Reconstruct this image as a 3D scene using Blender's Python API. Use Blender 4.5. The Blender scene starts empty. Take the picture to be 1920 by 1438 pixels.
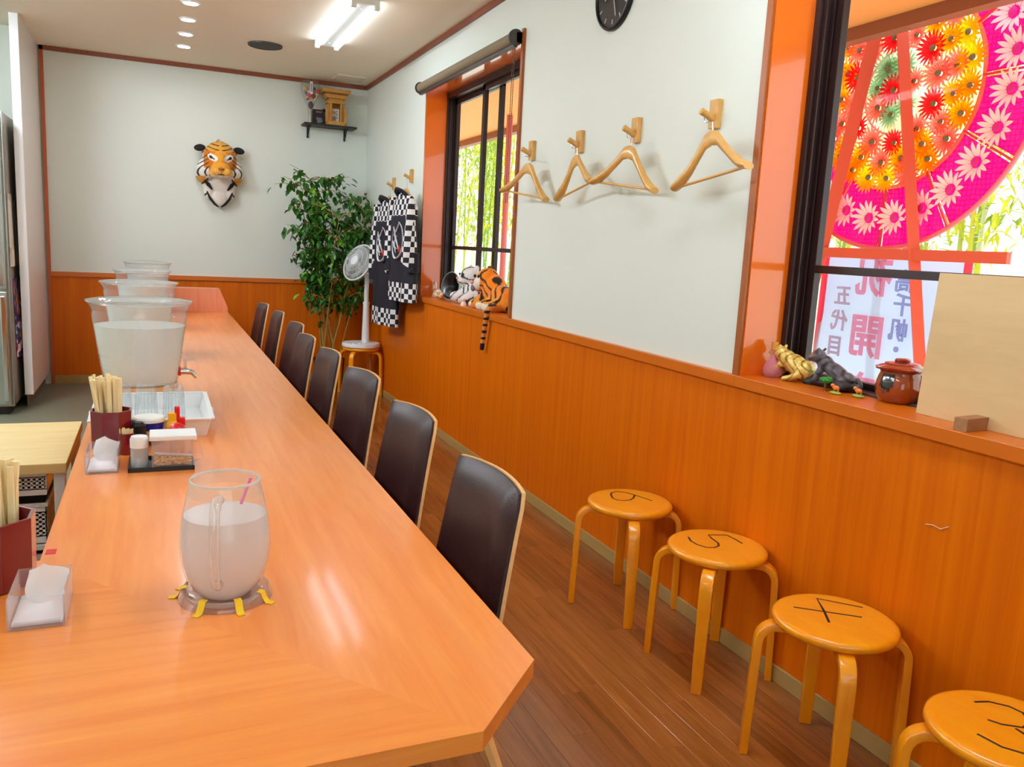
import bpy, bmesh, math, random
from mathutils import Vector, Matrix
random.seed(7)
C = bpy.context.scene.collection
SC = bpy.context.scene
PI = math.pi

# ------------------------------------------------------------------ camera, world, sun, exposure
CAMROWS = ((0.91842784, -0.39216298, 0.05194714), (-0.01649588, -0.16916829, -0.98544912), (0.39524447, 0.904207, -0.16183794))
cd = bpy.data.cameras.new('camera'); cd.sensor_width = 36; cd.lens = 1542.55/1920*36; cd.clip_start = .05
cam = bpy.data.objects.new('camera', cd); C.objects.link(cam)
r0, r1, r2 = [Vector(r) for r in CAMROWS]
m = Matrix.Identity(4)
for i in range(3):
    m[i][0] = r0[i]; m[i][1] = -r1[i]; m[i][2] = -r2[i]
m[2][3] = 1.4
cam.matrix_world = m
SC.camera = cam
SC.view_settings.view_transform = 'Standard'; SC.view_settings.look = 'None'
SC.view_settings.gamma = 1; SC.view_settings.use_curve_mapping = False
SC.view_settings.exposure = 1.2
try:
    SC.cycles.use_denoising = True
    SC.cycles.max_bounces = 8; SC.cycles.transparent_max_bounces = 24
    SC.cycles.caustics_reflective = False; SC.cycles.caustics_refractive = False
    SC.cycles.sample_clamp_indirect = 6
except Exception: pass
W = bpy.data.worlds.new('world'); SC.world = W; W.use_nodes = True
bg = W.node_tree.nodes['Background']; bg.inputs[0].default_value = (.86, .93, 1, 1); bg.inputs[1].default_value = 1.1
sl = bpy.data.lights.new('sun', 'SUN'); sl.energy = 2.8; sl.angle = .02; sl.color = (1, .95, .86)
so = bpy.data.objects.new('sun', sl); C.objects.link(so); so.location = (9, 2, 12)
so.rotation_euler = Vector((.47, .12, .88)).to_track_quat('Z', 'Y').to_euler()

# ------------------------------------------------------------------ helpers
def lin(c):
    o = []
    for v in c[:3]:
        v = v/255
        o.append(v/12.92 if v <= .04045 else ((v+.055)/1.055)**2.4)
    return (*o, 1)
MATS = {}
def _new(name):
    m = bpy.data.materials.new(name); m.use_nodes = True
    nt = m.node_tree; return m, nt, nt.nodes['Principled BSDF']
def mat(name, col, rough=.5, metal=0, spec=.5, var=0, vscale=6, bump=0, bscale=40, coat=0, sheen=0):
    if name in MATS: return MATS[name]
    m, nt, b = _new(name)
    b.inputs['Base Color'].default_value = lin(col); b.inputs['Roughness'].default_value = rough
    b.inputs['Metallic'].default_value = metal; b.inputs['Specular IOR Level'].default_value = spec
    b.inputs['Coat Weight'].default_value = coat; b.inputs['Sheen Weight'].default_value = sheen
    if var or bump:
        tc = nt.nodes.new('ShaderNodeTexCoord'); n = nt.nodes.new('ShaderNodeTexNoise')
        n.inputs['Scale'].default_value = vscale; n.inputs['Detail'].default_value = 5
        nt.links.new(tc.outputs['Object'], n.inputs['Vector'])
        if var:
            h = nt.nodes.new('ShaderNodeHueSaturation'); h.inputs['Color'].default_value = lin(col)
            mr = nt.nodes.new('ShaderNodeMapRange'); mr.inputs['To Min'].default_value = 1-var; mr.inputs['To Max'].default_value = 1+var
            nt.links.new(n.outputs['Fac'], mr.inputs['Value']); nt.links.new(mr.outputs[0], h.inputs['Value'])
            nt.links.new(h.outputs[0], b.inputs['Base Color'])
        if bump:
            n2 = nt.nodes.new('ShaderNodeTexNoise'); n2.inputs['Scale'].default_value = bscale
            nt.links.new(tc.outputs['Object'], n2.inputs['Vector'])
            bp = nt.nodes.new('ShaderNodeBump'); bp.inputs['Strength'].default_value = bump; bp.inputs['Distance'].default_value = .005
            nt.links.new(n2.outputs['Fac'], bp.inputs['Height']); nt.links.new(bp.outputs[0], b.inputs['Normal'])
    MATS[name] = m; return m
def wood(name, c1, c2, stretch=(8, 8, .5), rough=.4, coat=0, rand=0, scale=4, spec=.5, rbump=0):
    """grain runs along the axis with the small stretch value"""
    if name in MATS: return MATS[name]
    m, nt, b = _new(name)
    tc = nt.nodes.new('ShaderNodeTexCoord'); mp = nt.nodes.new('ShaderNodeMapping'); mp.inputs['Scale'].default_value = stretch
    nt.links.new(tc.outputs['Object'], mp.inputs['Vector'])
    vec = mp.outputs[0]
    oi = None
    if rand:
        oi = nt.nodes.new('ShaderNodeObjectInfo')
        va = nt.nodes.new('ShaderNodeVectorMath'); va.operation = 'MULTIPLY_ADD'
        va.inputs[1].default_value = (1, 1, 1)
        cx = nt.nodes.new('ShaderNodeCombineXYZ')
        mu = nt.nodes.new('ShaderNodeMath'); mu.operation = 'MULTIPLY'; mu.inputs[1].default_value = 60
        nt.links.new(oi.outputs['Random'], mu.inputs[0])
        for k in range(3): nt.links.new(mu.outputs[0], cx.inputs[k])
        nt.links.new(vec, va.inputs[0]); nt.links.new(cx.outputs[0], va.inputs[2]); vec = va.outputs[0]
    n = nt.nodes.new('ShaderNodeTexNoise'); n.inputs['Scale'].default_value = scale; n.inputs['Detail'].default_value = 7
    n.inputs['Roughness'].default_value = .62; n.inputs['Distortion'].default_value = .6
    nt.links.new(vec, n.inputs['Vector'])
    cr = nt.nodes.new('ShaderNodeValToRGB'); cr.color_ramp.elements[0].position = .3; cr.color_ramp.elements[1].position = .7
    cr.color_ramp.elements[0].color = lin(c1); cr.color_ramp.elements[1].color = lin(c2)
    nt.links.new(n.outputs['Fac'], cr.inputs[0])
    out = cr.outputs[0]
    if rand:
        h = nt.nodes.new('ShaderNodeHueSaturation')
        mr = nt.nodes.new('ShaderNodeMapRange'); mr.inputs['To Min'].default_value = 1-rand; mr.inputs['To Max'].default_value = 1+rand
        nt.links.new(oi.outputs['Random'], mr.inputs['Value']); nt.links.new(mr.outputs[0], h.inputs['Value'])
        nt.links.new(out, h.inputs['Color']); out = h.outputs[0]
    nt.links.new(out, b.inputs['Base Color'])
    b.inputs['Roughness'].default_value = rough; b.inputs['Coat Weight'].default_value = coat; b.inputs['Coat Roughness'].default_value = .09
    b.inputs['Specular IOR Level'].default_value = spec
    if rbump:
        n3 = nt.nodes.new('ShaderNodeTexNoise'); n3.inputs['Scale'].default_value = 30; n3.inputs['Detail'].default_value = 3
        nt.links.new(vec, n3.inputs['Vector'])
        bp = nt.nodes.new('ShaderNodeBump'); bp.inputs['Strength'].default_value = rbump; bp.inputs['Distance'].default_value = .002
        nt.links.new(n3.outputs['Fac'], bp.inputs['Height']); nt.links.new(bp.outputs[0], b.inputs['Normal'])
        nt.links.new(bp.outputs[0], b.inputs['Coat Normal'])
    MATS[name] = m; return m
def emis(name, col, strength):
    if name in MATS: return MATS[name]
    m = bpy.data.materials.new(name); m.use_nodes = True; nt = m.node_tree
    nt.nodes.clear(); e = nt.nodes.new('ShaderNodeEmission'); o = nt.nodes.new('ShaderNodeOutputMaterial')
    e.inputs[0].default_value = lin(col); e.inputs[1].default_value = strength; nt.links.new(e.outputs[0], o.inputs[0])
    MATS[name] = m; return m
def clear(name, tint=(255, 255, 255), rough=.02, milk=0, milkcol=(240, 245, 245), refl=1.0, edge=.35):
    """thin clear plastic or glass: see-through, Fresnel gloss, slightly denser at grazing angles, optional milky share"""
    if name in MATS: return MATS[name]
    m = bpy.data.materials.new(name); m.use_nodes = True; nt = m.node_tree; nt.nodes.clear()
    o = nt.nodes.new('ShaderNodeOutputMaterial'); t = nt.nodes.new('ShaderNodeBsdfTransparent'); t.inputs[0].default_value = lin(tint)
    g = nt.nodes.new('ShaderNodeBsdfGlossy'); g.inputs['Roughness'].default_value = rough
    lf = nt.nodes.new('ShaderNodeLayerWeight'); lf.inputs[0].default_value = .5
    pw_ = nt.nodes.new('ShaderNodeMath'); pw_.operation = 'POWER'; pw_.inputs[1].default_value = 5; nt.links.new(lf.outputs['Facing'], pw_.inputs[0])
    mu = nt.nodes.new('ShaderNodeMath'); mu.operation = 'MULTIPLY_ADD'; mu.inputs[1].default_value = .7*refl; mu.inputs[2].default_value = .035*refl; mu.use_clamp = True
    nt.links.new(pw_.outputs[0], mu.inputs[0])
    base = t.outputs[0]
    d = nt.nodes.new('ShaderNodeBsdfDiffuse'); d.inputs[0].default_value = lin(milkcol)
    tl = nt.nodes.new('ShaderNodeBsdfTranslucent'); tl.inputs[0].default_value = lin(milkcol)
    md = nt.nodes.new('ShaderNodeMixShader'); md.inputs[0].default_value = .35
    nt.links.new(d.outputs[0], md.inputs[1]); nt.links.new(tl.outputs[0], md.inputs[2])
    lw = nt.nodes.new('ShaderNodeLayerWeight'); lw.inputs[0].default_value = .3
    mr = nt.nodes.new('ShaderNodeMapRange'); mr.inputs['To Min'].default_value = milk; mr.inputs['To Max'].default_value = min(1, milk+edge)
    nt.links.new(lw.outputs['Facing'], mr.inputs['Value'])
    mm = nt.nodes.new('ShaderNodeMixShader'); nt.links.new(mr.outputs[0], mm.inputs[0])
    nt.links.new(base, mm.inputs[1]); nt.links.new(md.outputs[0], mm.inputs[2])
    mx = nt.nodes.new('ShaderNodeMixShader'); nt.links.new(mu.outputs[0], mx.inputs[0])
    nt.links.new(mm.outputs[0], mx.inputs[1]); nt.links.new(g.outputs[0], mx.inputs[2])
    nt.links.new(mx.outputs[0], o.inputs[0]); MATS[name] = m; return m
def translucent(name, col, share=.6, rough=.6, hexa=None, hscale=40, clearshare=0):
    if name in MATS: return MATS[name]
    m = bpy.data.materials.new(name); m.use_nodes = True; nt = m.node_tree; nt.nodes.clear()
    o = nt.nodes.new('ShaderNodeOutputMaterial'); d = nt.nodes.new('ShaderNodeBsdfDiffuse'); t = nt.nodes.new('ShaderNodeBsdfTranslucent')
    d.inputs[0].default_value = lin(col); t.inputs[0].default_value = lin(col)
    if hexa:
        tc = nt.nodes.new('ShaderNodeTexCoord'); v = nt.nodes.new('ShaderNodeTexVoronoi'); v.feature = 'DISTANCE_TO_EDGE'; v.inputs['Scale'].default_value = hscale; v.inputs['Randomness'].default_value = .25
        nt.links.new(tc.outputs['Object'], v.inputs['Vector'])
        cr = nt.nodes.new('ShaderNodeValToRGB'); cr.color_ramp.elements[0].position = .04; cr.color_ramp.elements[1].position = .13
        cr.color_ramp.elements[0].color = lin(hexa); cr.color_ramp.elements[1].color = lin(col)
        nt.links.new(v.outputs['Distance'], cr.inputs[0]); nt.links.new(cr.outputs[0], d.inputs[0]); nt.links.new(cr.outputs[0], t.inputs[0])
    mx = nt.nodes.new('ShaderNodeMixShader'); mx.inputs[0].default_value = share
    nt.links.new(d.outputs[0], mx.inputs[1]); nt.links.new(t.outputs[0], mx.inputs[2])
    last = mx.outputs[0]
    if clearshare:
        tr = nt.nodes.new('ShaderNodeBsdfTransparent'); m2 = nt.nodes.new('ShaderNodeMixShader'); m2.inputs[0].default_value = clearshare
        nt.links.new(last, m2.inputs[1]); nt.links.new(tr.outputs[0], m2.inputs[2]); last = m2.outputs[0]
    nt.links.new(last, o.inputs[0]); MATS[name] = m; return m
def vcol(name, rough=.7, bump=.3, bscale=120, metal=0, sheen=.2, spec=.3):
    if name in MATS: return MATS[name]
    m, nt, b = _new(name)
    a = nt.nodes.new('ShaderNodeVertexColor'); a.layer_name = 'Col'; nt.links.new(a.outputs[0], b.inputs['Base Color'])
    b.inputs['Roughness'].default_value = rough; b.inputs['Metallic'].default_value = metal; b.inputs['Sheen Weight'].default_value = sheen
    b.inputs['Specular IOR Level'].default_value = spec
    tc = nt.nodes.new('ShaderNodeTexCoord'); n2 = nt.nodes.new('ShaderNodeTexNoise'); n2.inputs['Scale'].default_value = bscale
    nt.links.new(tc.outputs['Object'], n2.inputs['Vector'])
    bp = nt.nodes.new('ShaderNodeBump'); bp.inputs['Strength'].default_value = bump; bp.inputs['Distance'].default_value = .004
    nt.links.new(n2.outputs['Fac'], bp.inputs['Height']); nt.links.new(bp.outputs[0], b.inputs['Normal'])
    MATS[name] = m; return m

class MB:
    def __init__(s): s.v = []; s.f = []
    def add(s, vs, fs, M=None):
        o = len(s.v)
        s.v += [tuple(M @ Vector(p)) if M else tuple(p) for p in vs]
        s.f += [tuple(i+o for i in f) for f in fs]; return s
    def box(s, x0, x1, y0, y1, z0, z1, M=None):
        vs = [(x, y, z) for x in (x0, x1) for y in (y0, y1) for z in (z0, z1)]
        return s.add(vs, [(0, 1, 3, 2), (4, 6, 7, 5), (0, 4, 5, 1), (2, 3, 7, 6), (0, 2, 6, 4), (1, 5, 7, 3)], M)
    def cyl(s, p0, p1, r0, r1=None, n=16, caps=True):
        r1 = r0 if r1 is None else r1
        return s.tube([p0, p1], [r0, r1], n, caps)
    def tube(s, path, r, n=10, caps=True, flat=1.0):
        P = [Vector(p) for p in path]; R = r if isinstance(r, (list, tuple)) else [r]*len(P)
        vs = []; up = None
        for i, p in enumerate(P):
            t = (P[min(i+1, len(P)-1)]-P[max(i-1, 0)])
            t = t.normalized() if t.length > 1e-9 else Vector((0, 0, 1))
            if up is None:
                a = Vector((0, 0, 1)) if abs(t.z) < .9 else Vector((1, 0, 0)); up = t.cross(a).normalized()
            else:
                up = (up-t*up.dot(t)); up = up.normalized() if up.length > 1e-9 else t.orthogonal().normalized()
            w = t.cross(up)
            for k in range(n):
                q = 2*PI*k/n; vs.append(p+up*(math.cos(q)*R[i])+w*(math.sin(q)*R[i]*flat))
        fs = [(i*n+k, i*n+(k+1) % n, (i+1)*n+(k+1) % n, (i+1)*n+k) for i in range(len(P)-1) for k in range(n)]
        if caps: fs += [tuple(range(n-1, -1, -1)), tuple((len(P)-1)*n+k for k in range(n))]
        return s.add(vs, fs)
    def strip(s, path, width, thick, side):
        """bent rectangular strip; side = constant width direction"""
        P = [Vector(p) for p in path]; sd = Vector(side).normalized(); vs = []
        for i, p in enumerate(P):
            t = (P[min(i+1, len(P)-1)]-P[max(i-1, 0)]).normalized(); nrm = t.cross(sd).normalized()
            wd = width[i] if isinstance(width, (list, tuple)) else width
            for a, b in ((-1, -1), (1, -1), (1, 1), (-1, 1)): vs.append(p+sd*(a*wd/2)+nrm*(b*thick/2))
        fs = [(i*4+k, i*4+(k+1) % 4, (i+1)*4+(k+1) % 4, (i+1)*4+k) for i in range(len(P)-1) for k in range(4)]
        fs += [(3, 2, 1, 0), tuple((len(P)-1)*4+k for k in range(4))]
        return s.add(vs, fs)
    def lathe(s, prof, n=32, M=None):
        vs = []; fs = []; idx = []
        for r, z in prof:
            if r < 1e-6: idx.append([len(vs)]); vs.append((0, 0, z))
            else:
                idx.append(list(range(len(vs), len(vs)+n)))
                vs += [(r*math.cos(2*PI*k/n), r*math.sin(2*PI*k/n), z) for k in range(n)]
        for a, b in zip(idx, idx[1:]):
            for k in range(n):
                k2 = (k+1) % n
                if len(a) == 1 and len(b) == 1: continue
                if len(a) == 1: fs.append((a[0], b[k2], b[k]))
                elif len(b) == 1: fs.append((a[k], a[k2], b[0]))
                else: fs.append((a[k], a[k2], b[k2], b[k]))
        return s.add(vs, fs, M)
    def ell(s, c, r, nu=16, nv=10, M=None):
        T = Matrix.Translation(c) @ (M if M else Matrix.Identity(4)) @ Matrix.Diagonal((*r, 1))
        return s.lathe([(math.sin(PI*i/nv), -math.cos(PI*i/nv)) for i in range(nv+1)], nu, T)
    def prism(s, poly, z0, z1, M=None):
        n = len(poly)
        vs = [(x, y, z0) for x, y in poly]+[(x, y, z1) for x, y in poly]
        return s.add(vs, [tuple(range(n-1, -1, -1)), tuple(range(n, 2*n))]+[(i, (i+1) % n, n+(i+1) % n, n+i) for i in range(n)], M)
    def grid(s, fn, nu, nv, thick=None):
        """surface fn(u,v)->Vector, given a thickness along its normal"""
        P = [[Vector(fn(i/nu, j/nv)) for j in range(nv+1)] for i in range(nu+1)]
        w = nv+1
        fs = [(i*w+j, (i+1)*w+j, (i+1)*w+j+1, i*w+j+1) for i in range(nu) for j in range(nv)]
        if thick is None: return s.add([p for r in P for p in r], fs)
        N = []
        for i in range(nu+1):
            for j in range(nv+1):
                du = P[min(i+1, nu)][j]-P[max(i-1, 0)][j]; dv = P[i][min(j+1, nv)]-P[i][max(j-1, 0)]
                c = du.cross(dv); N.append(c.normalized() if c.length > 1e-12 else Vector((0, 0, 1)))
        A = [p for r in P for p in r]
        th = thick if callable(thick) else (lambda u, v: thick)
        B = [p+N[k]*th((k//w)/nu, (k % w)/nv) for k, p in enumerate(A)]
        o = len(A)
        fs2 = [tuple(reversed(f)) for f in fs]+[tuple(i+o for i in f) for f in fs]
        rim = [i*w for i in range(nu+1)]+[nu*w+j for j in range(1, nv+1)]+[i*w+nv for i in range(nu-1, -1, -1)]+[j for j in range(nv-1, 0, -1)]
        fs2 += [(rim[k], rim[(k+1) % len(rim)], rim[(k+1) % len(rim)]+o, rim[k]+o) for k in range(len(rim))]
        return s.add(A+B, fs2)
def mesh_of(mb, name, bevel=0, seg=2, smooth=False, fix=True):
    me = bpy.data.meshes.new(name); me.from_pydata(mb.v, [], mb.f)
    if bevel or fix:
        bm = bmesh.new(); bm.from_mesh(me)
        if fix: bmesh.ops.recalc_face_normals(bm, faces=bm.faces)
        if bevel: bmesh.ops.bevel(bm, geom=[e for e in bm.edges if len(e.link_faces) == 2 and e.calc_face_angle(0) > .5], offset=bevel, segments=seg, affect='EDGES', profile=.6)
        bm.to_mesh(me); bm.free()
    if smooth:
        me.polygons.foreach_set('use_smooth', [True]*len(me.polygons))
        try: me.set_sharp_from_angle(angle=math.radians(smooth if smooth > 1 else 40))
        except Exception: pass
    me.update(); return me
def obj(name, mb, m, parent=None, loc=(0, 0, 0), rot=(0, 0, 0), bevel=0, smooth=False, seg=2):
    me = mb if isinstance(mb, bpy.types.Mesh) else mesh_of(mb, name, bevel, seg, smooth)
    if m is not None and not me.materials: me.materials.append(m)
    o = bpy.data.objects.new(name, me); C.objects.link(o)
    o.location = loc; o.rotation_euler = rot
    if parent: o.parent = parent
    return o
def tag(o, label, cat, group=None):
    o['label'] = label; o['category'] = cat
    if group: o['group'] = group
    return o
def thing(name, label, cat, loc=(0, 0, 0), rotz=0, group=None):
    o = bpy.data.objects.new(name, None); C.objects.link(o); o.empty_display_size = .05
    o.location = loc; o.rotation_euler = (0, 0, rotz); return tag(o, label, cat, group)
def struct(name, mb, m, label=None, parent=None, **k):
    o = obj(name, mb, m, parent, **k)
    if not parent: o['kind'] = 'structure'; o['category'] = name.split('_')[0]
    if label: o['label'] = label
    return o
def copy_tree(o, parent=None):
    c = o.copy(); C.objects.link(c); c.parent = parent
    for ch in list(o.children): copy_tree(ch, c)
    return c
def bx(*a): return MB().box(*a)
def text_mb(body, size, thick=.001, bold=0):
    cu = bpy.data.curves.new('t', 'FONT'); cu.body = body; cu.size = size; cu.align_x = 'CENTER'; cu.align_y = 'CENTER'; cu.extrude = thick; cu.offset = bold; cu.resolution_u = 3
    o = bpy.data.objects.new('t', cu); C.objects.link(o)
    bpy.context.view_layer.update()
    me = bpy.data.meshes.new_from_object(o.evaluated_get(bpy.context.evaluated_depsgraph_get()))
    bpy.data.objects.remove(o); bpy.data.curves.remove(cu)
    me.materials.clear(); return me
def blob(name, mb, voxel, fn, m, parent=None, loc=(0, 0, 0), rot=(0, 0, 0), smooth_it=4):
    """several rounded masses grown into one continuous skin, coloured per vertex by fn(position)"""
    me = mesh_of(mb, name); o = bpy.data.objects.new(name, me); C.objects.link(o)
    md = o.modifiers.new('r', 'REMESH'); md.mode = 'VOXEL'; md.voxel_size = voxel
    ms = o.modifiers.new('s', 'SMOOTH'); ms.factor = .5; ms.iterations = smooth_it
    bpy.context.view_layer.update()
    me2 = bpy.data.meshes.new_from_object(o.evaluated_get(bpy.context.evaluated_depsgraph_get()))
    bpy.data.objects.remove(o); bpy.data.meshes.remove(me)
    me2.name = name
    me2.polygons.foreach_set('use_smooth', [True]*len(me2.polygons))
    a = me2.color_attributes.new('Col', 'FLOAT_COLOR', 'POINT'); d = []
    for v in me2.vertices: d += list(lin(fn(v.co, v.normal)))
    a.data.foreach_set('color', d)
    me2.materials.clear(); me2.materials.append(m)
    return obj(name, me2, None, parent, loc, rot)

# ------------------------------------------------------------------ shared materials
XW, YB, ZT = 1.914, 8.24, 2.87
Mwall = mat('white_wallpaper', (226, 232, 221), .75, bump=.15, bscale=300, var=.02, vscale=1.5)
Mceil = mat('ceiling_paper', (246, 236, 216), .85, var=.02, vscale=2)
Mtrim = wood('brown_trim', (128, 62, 34), (150, 76, 42), (10, 1, 10), .45)
Mwain = wood('wainscot_veneer', (204, 94, 0), (222, 114, 2), (14, 14, .35), .42, scale=2.2, spec=.2)
Mcap = mat('orange_brown_laminate', (206, 104, 10), .32, var=.05, vscale=3)
Mjamb = mat('glossy_orange_laminate', (226, 106, 10), .16, coat=.7, var=.04, vscale=2)
Mbase = mat('beige_vinyl_skirting', (176, 146, 84), .5)
Mfloor = wood('brown_floor_board', (134, 78, 28), (168, 104, 46), (22, 1.2, 22), .22, rand=.16, scale=2.2, coat=.15)
Mgap = mat('dark_floor_joint', (104, 62, 26), .5)
Mgrey = mat('grey_kitchen_floor', (120, 120, 100), .4, var=.06, vscale=2)
Mbronze = mat('dark_bronze_aluminium', (40, 20, 18), .4, metal=0)
Mglass = clear('window_glass', (248, 252, 250), .01, 0, refl=.02, edge=0)
Mcount = wood('orange_cherry_worktop_lengthwise', (238, 132, 52), (250, 156, 76), (11, .8, 11), .30, coat=.5, scale=2.4)
Mcount2 = wood('orange_cherry_worktop_crosswise', (236, 130, 46), (248, 154, 68), (.8, 11, 11), .30, coat=.5, scale=2.4)
Mbirch = wood('birch_ply', (236, 176, 104), (246, 196, 130), (1.2, 1.2, 12), .4)
Mleather = mat('dark_brown_leather', (52, 28, 26), .42, spec=.32, bump=.12, bscale=160, var=.06)
Mstool = wood('honey_lacquered_wood', (244, 146, 8), (252, 168, 20), (9, 2, 3), .28, coat=.35, scale=2)
Mblack = mat('black_plastic', (18, 18, 20), .35)
Mink = mat('black_ink', (30, 12, 10), .5)
Mwhite = mat('white_plastic', (236, 238, 238), .35)
Mglassware = clear('clear_tumbler_glass', (250, 252, 252), .02, .03, refl=1.2, edge=.3)
Macryl = clear('clear_acrylic', (252, 252, 254), .03, .10, (250, 246, 248), refl=1.2, edge=.35)
Mwater = clear('cloudy_cold_water', (255, 255, 255), .15, .72, (244, 246, 242), .6, .28)
Mtissue = mat('white_tissue', (244, 246, 248), .9)
Msteel = mat('stainless_steel', (190, 190, 184), .28, metal=1)
Mchrome = mat('chrome', (220, 222, 224), .12, metal=1)
Mlacq = mat('dark_red_lacquer', (122, 8, 18), .22, coat=.5)
Mchop = wood('pale_aspen', (244, 218, 158), (252, 234, 186), (20, 20, 2), .6, rand=.06)
Mhang = wood('pale_beech', (206, 152, 74), (222, 172, 94), (3, 3, 3), .38, coat=.2)
Mred = mat('red_plastic', (214, 20, 24), .3)
Myellow = mat('yellow_tape', (250, 206, 20), .6)
Mfur = vcol('printed_plush', .85, .5, 140)
Mfig = vcol('painted_resin', .4, .35, 90, spec=.5)

# ------------------------------------------------------------------ the room shell
W1 = (4.463, 6.272, .975, 2.55); W2 = (.45, 2.345, .975, 2.55)
def wall_with_holes(x0, x1, y0, y1, z0, z1, holes):
    mb = MB(); ys = y0
    for (a, b, c, d) in sorted(holes):
        mb.box(x0, x1, ys, a, z0, z1); mb.box(x0, x1, a, b, z0, c); mb.box(x0, x1, a, b, d, z1); ys = b
    mb.box(x0, x1, ys, y1, z0, z1); return mb
wr = struct('wall_right', wall_with_holes(XW, XW+.26, -2.4, YB+.2, 0, ZT, [W1, W2]), Mwall, 'white papered wall with two orange framed windows')
ws = obj('wainscot', MB().box(XW-.008, XW+.002, -2.2, YB, .055, .955), Mwain, wr)
ws['label'] = 'orange brown wood veneer wainscot'
capm = MB().box(XW-.026, XW+.01, 2.345, 4.463, .955, .995).box(XW-.026, XW+.01, 6.272, YB, .955, .995).box(XW-.026, XW+.01, -2.2, .45, .955, .995)
obj('cap_rail', capm, Mcap, wr, bevel=.002)
struct('baseboard_right', MB().box(XW-.016, XW, -2.2, YB, 0, .058), Mbase, 'beige vinyl skirting under the wainscot', bevel=.002)
wb = struct('wall_back', MB().box(-2.8, XW+.26, YB, YB+.2, 0, ZT), Mwall, 'white papered end wall')
obj('wainscot', MB().box(-.845, XW-.008, YB-.008, YB+.002, .055, .955), Mwain, wb)
obj('cap_rail', MB().box(-.845, XW-.026, YB-.024, YB+.01, .955, .995), Mcap, wb, bevel=.002)
obj('edge_trim', MB().box(-.868, -.84, YB-.02, YB+.01, 0, ZT), mat('orange_edge_trim', (186, 92, 44), .4), wb)
struct('baseboard_back', MB().box(-.84, XW-.016, YB-.014, YB, 0, .075), Mbase, 'beige vinyl skirting of the end wall')
struct('trim_1', MB().box(XW-.02, XW, -2.2, YB, ZT-.036, ZT), Mtrim, 'brown ceiling moulding along the window wall')
struct('trim_2', MB().box(-.868, XW-.02, YB-.02, YB, ZT-.036, ZT), Mtrim, 'brown ceiling moulding of the end wall')
struct('ceiling', MB().box(-2.8, XW+.26, -2.4, YB+.2, ZT, ZT+.15), Mceil, 'plain tan papered ceiling')
struct('wall_left', MB().box(-2.8, -2.6, -2.4, YB, 0, ZT), Mwall, 'white kitchen wall')
rear = MB(); rear.box(-2.6, -1.6, -2.4, -2.2, 0, ZT).box(1.5, XW, -2.4, -2.2, 0, ZT).box(-1.6, 1.5, -2.4, -2.2, 2.3, ZT)
struct('wall_rear', rear, Mwall, 'white entrance wall')
d1 = struct('door_1', MB().box(-1.6, -1.54, -2.34, -2.26, 0, 2.3).box(1.44, 1.5, -2.34, -2.26, 0, 2.3).box(-1.54, 1.44, -2.34, -2.26, 2.24, 2.3).box(-.08, -.02, -2.34, -2.26, 0, 2.24).box(-1.54, -.08, -2.34, -2.26, 0, .08).box(-.02, 1.44, -2.34, -2.26, 0, .08), Mbronze, 'glazed sliding entrance door')
obj('pane', MB().box(-1.54, -.08, -2.305, -2.3, .08, 2.24), Mglass, d1); obj('pane', MB().box(-.02, 1.44, -2.305, -2.3, .08, 2.24), Mglass, d1)
# plank floor
fl = struct('floor', MB().box(-.3, XW+.1, -2.4, YB+.1, -.12, -.006), Mgap, 'dark brown plank floor of the dining side')
pw, pl = .0725, .9
plank = mesh_of(MB().box(-pw/2+.0002, pw/2-.0002, -pl/2+.0002, pl/2-.0002, -.008, 0), 'plank', bevel=.0003, seg=1); plank.materials.append(Mfloor)
nrow = 0
rnd = random.Random(3)
pcount = 0; rest = MB()
xx = XW-.016-pw/2
while xx > -.3:
    off = rnd.uniform(0, pl); yy = YB+off-pl/2
    while yy > -1.2:
        y1 = min(yy+pl/2, YB); 
        vis = xx > .45 and yy-pl/2 > .2
        if vis and pcount < 290 and yy+pl/2 <= YB:
            o = bpy.data.objects.new('plank', plank); C.objects.link(o); o.parent = fl; o.location = (xx, yy, 0); pcount += 1
        else:
            rest.box(xx-pw/2+.0006, xx+pw/2-.0006, max(yy-pl/2, -2.2), y1-.0006, -.008, 0)
        yy -= pl
    xx -= pw
ro = obj('far_planks', rest, Mfloor, fl); ro['kind'] = 'stuff'
struct('floor_kitchen', MB().box(-2.8, -.3, -2.4, YB+.1, -.12, 0), Mgrey, 'grey vinyl floor of the kitchen side')

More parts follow.
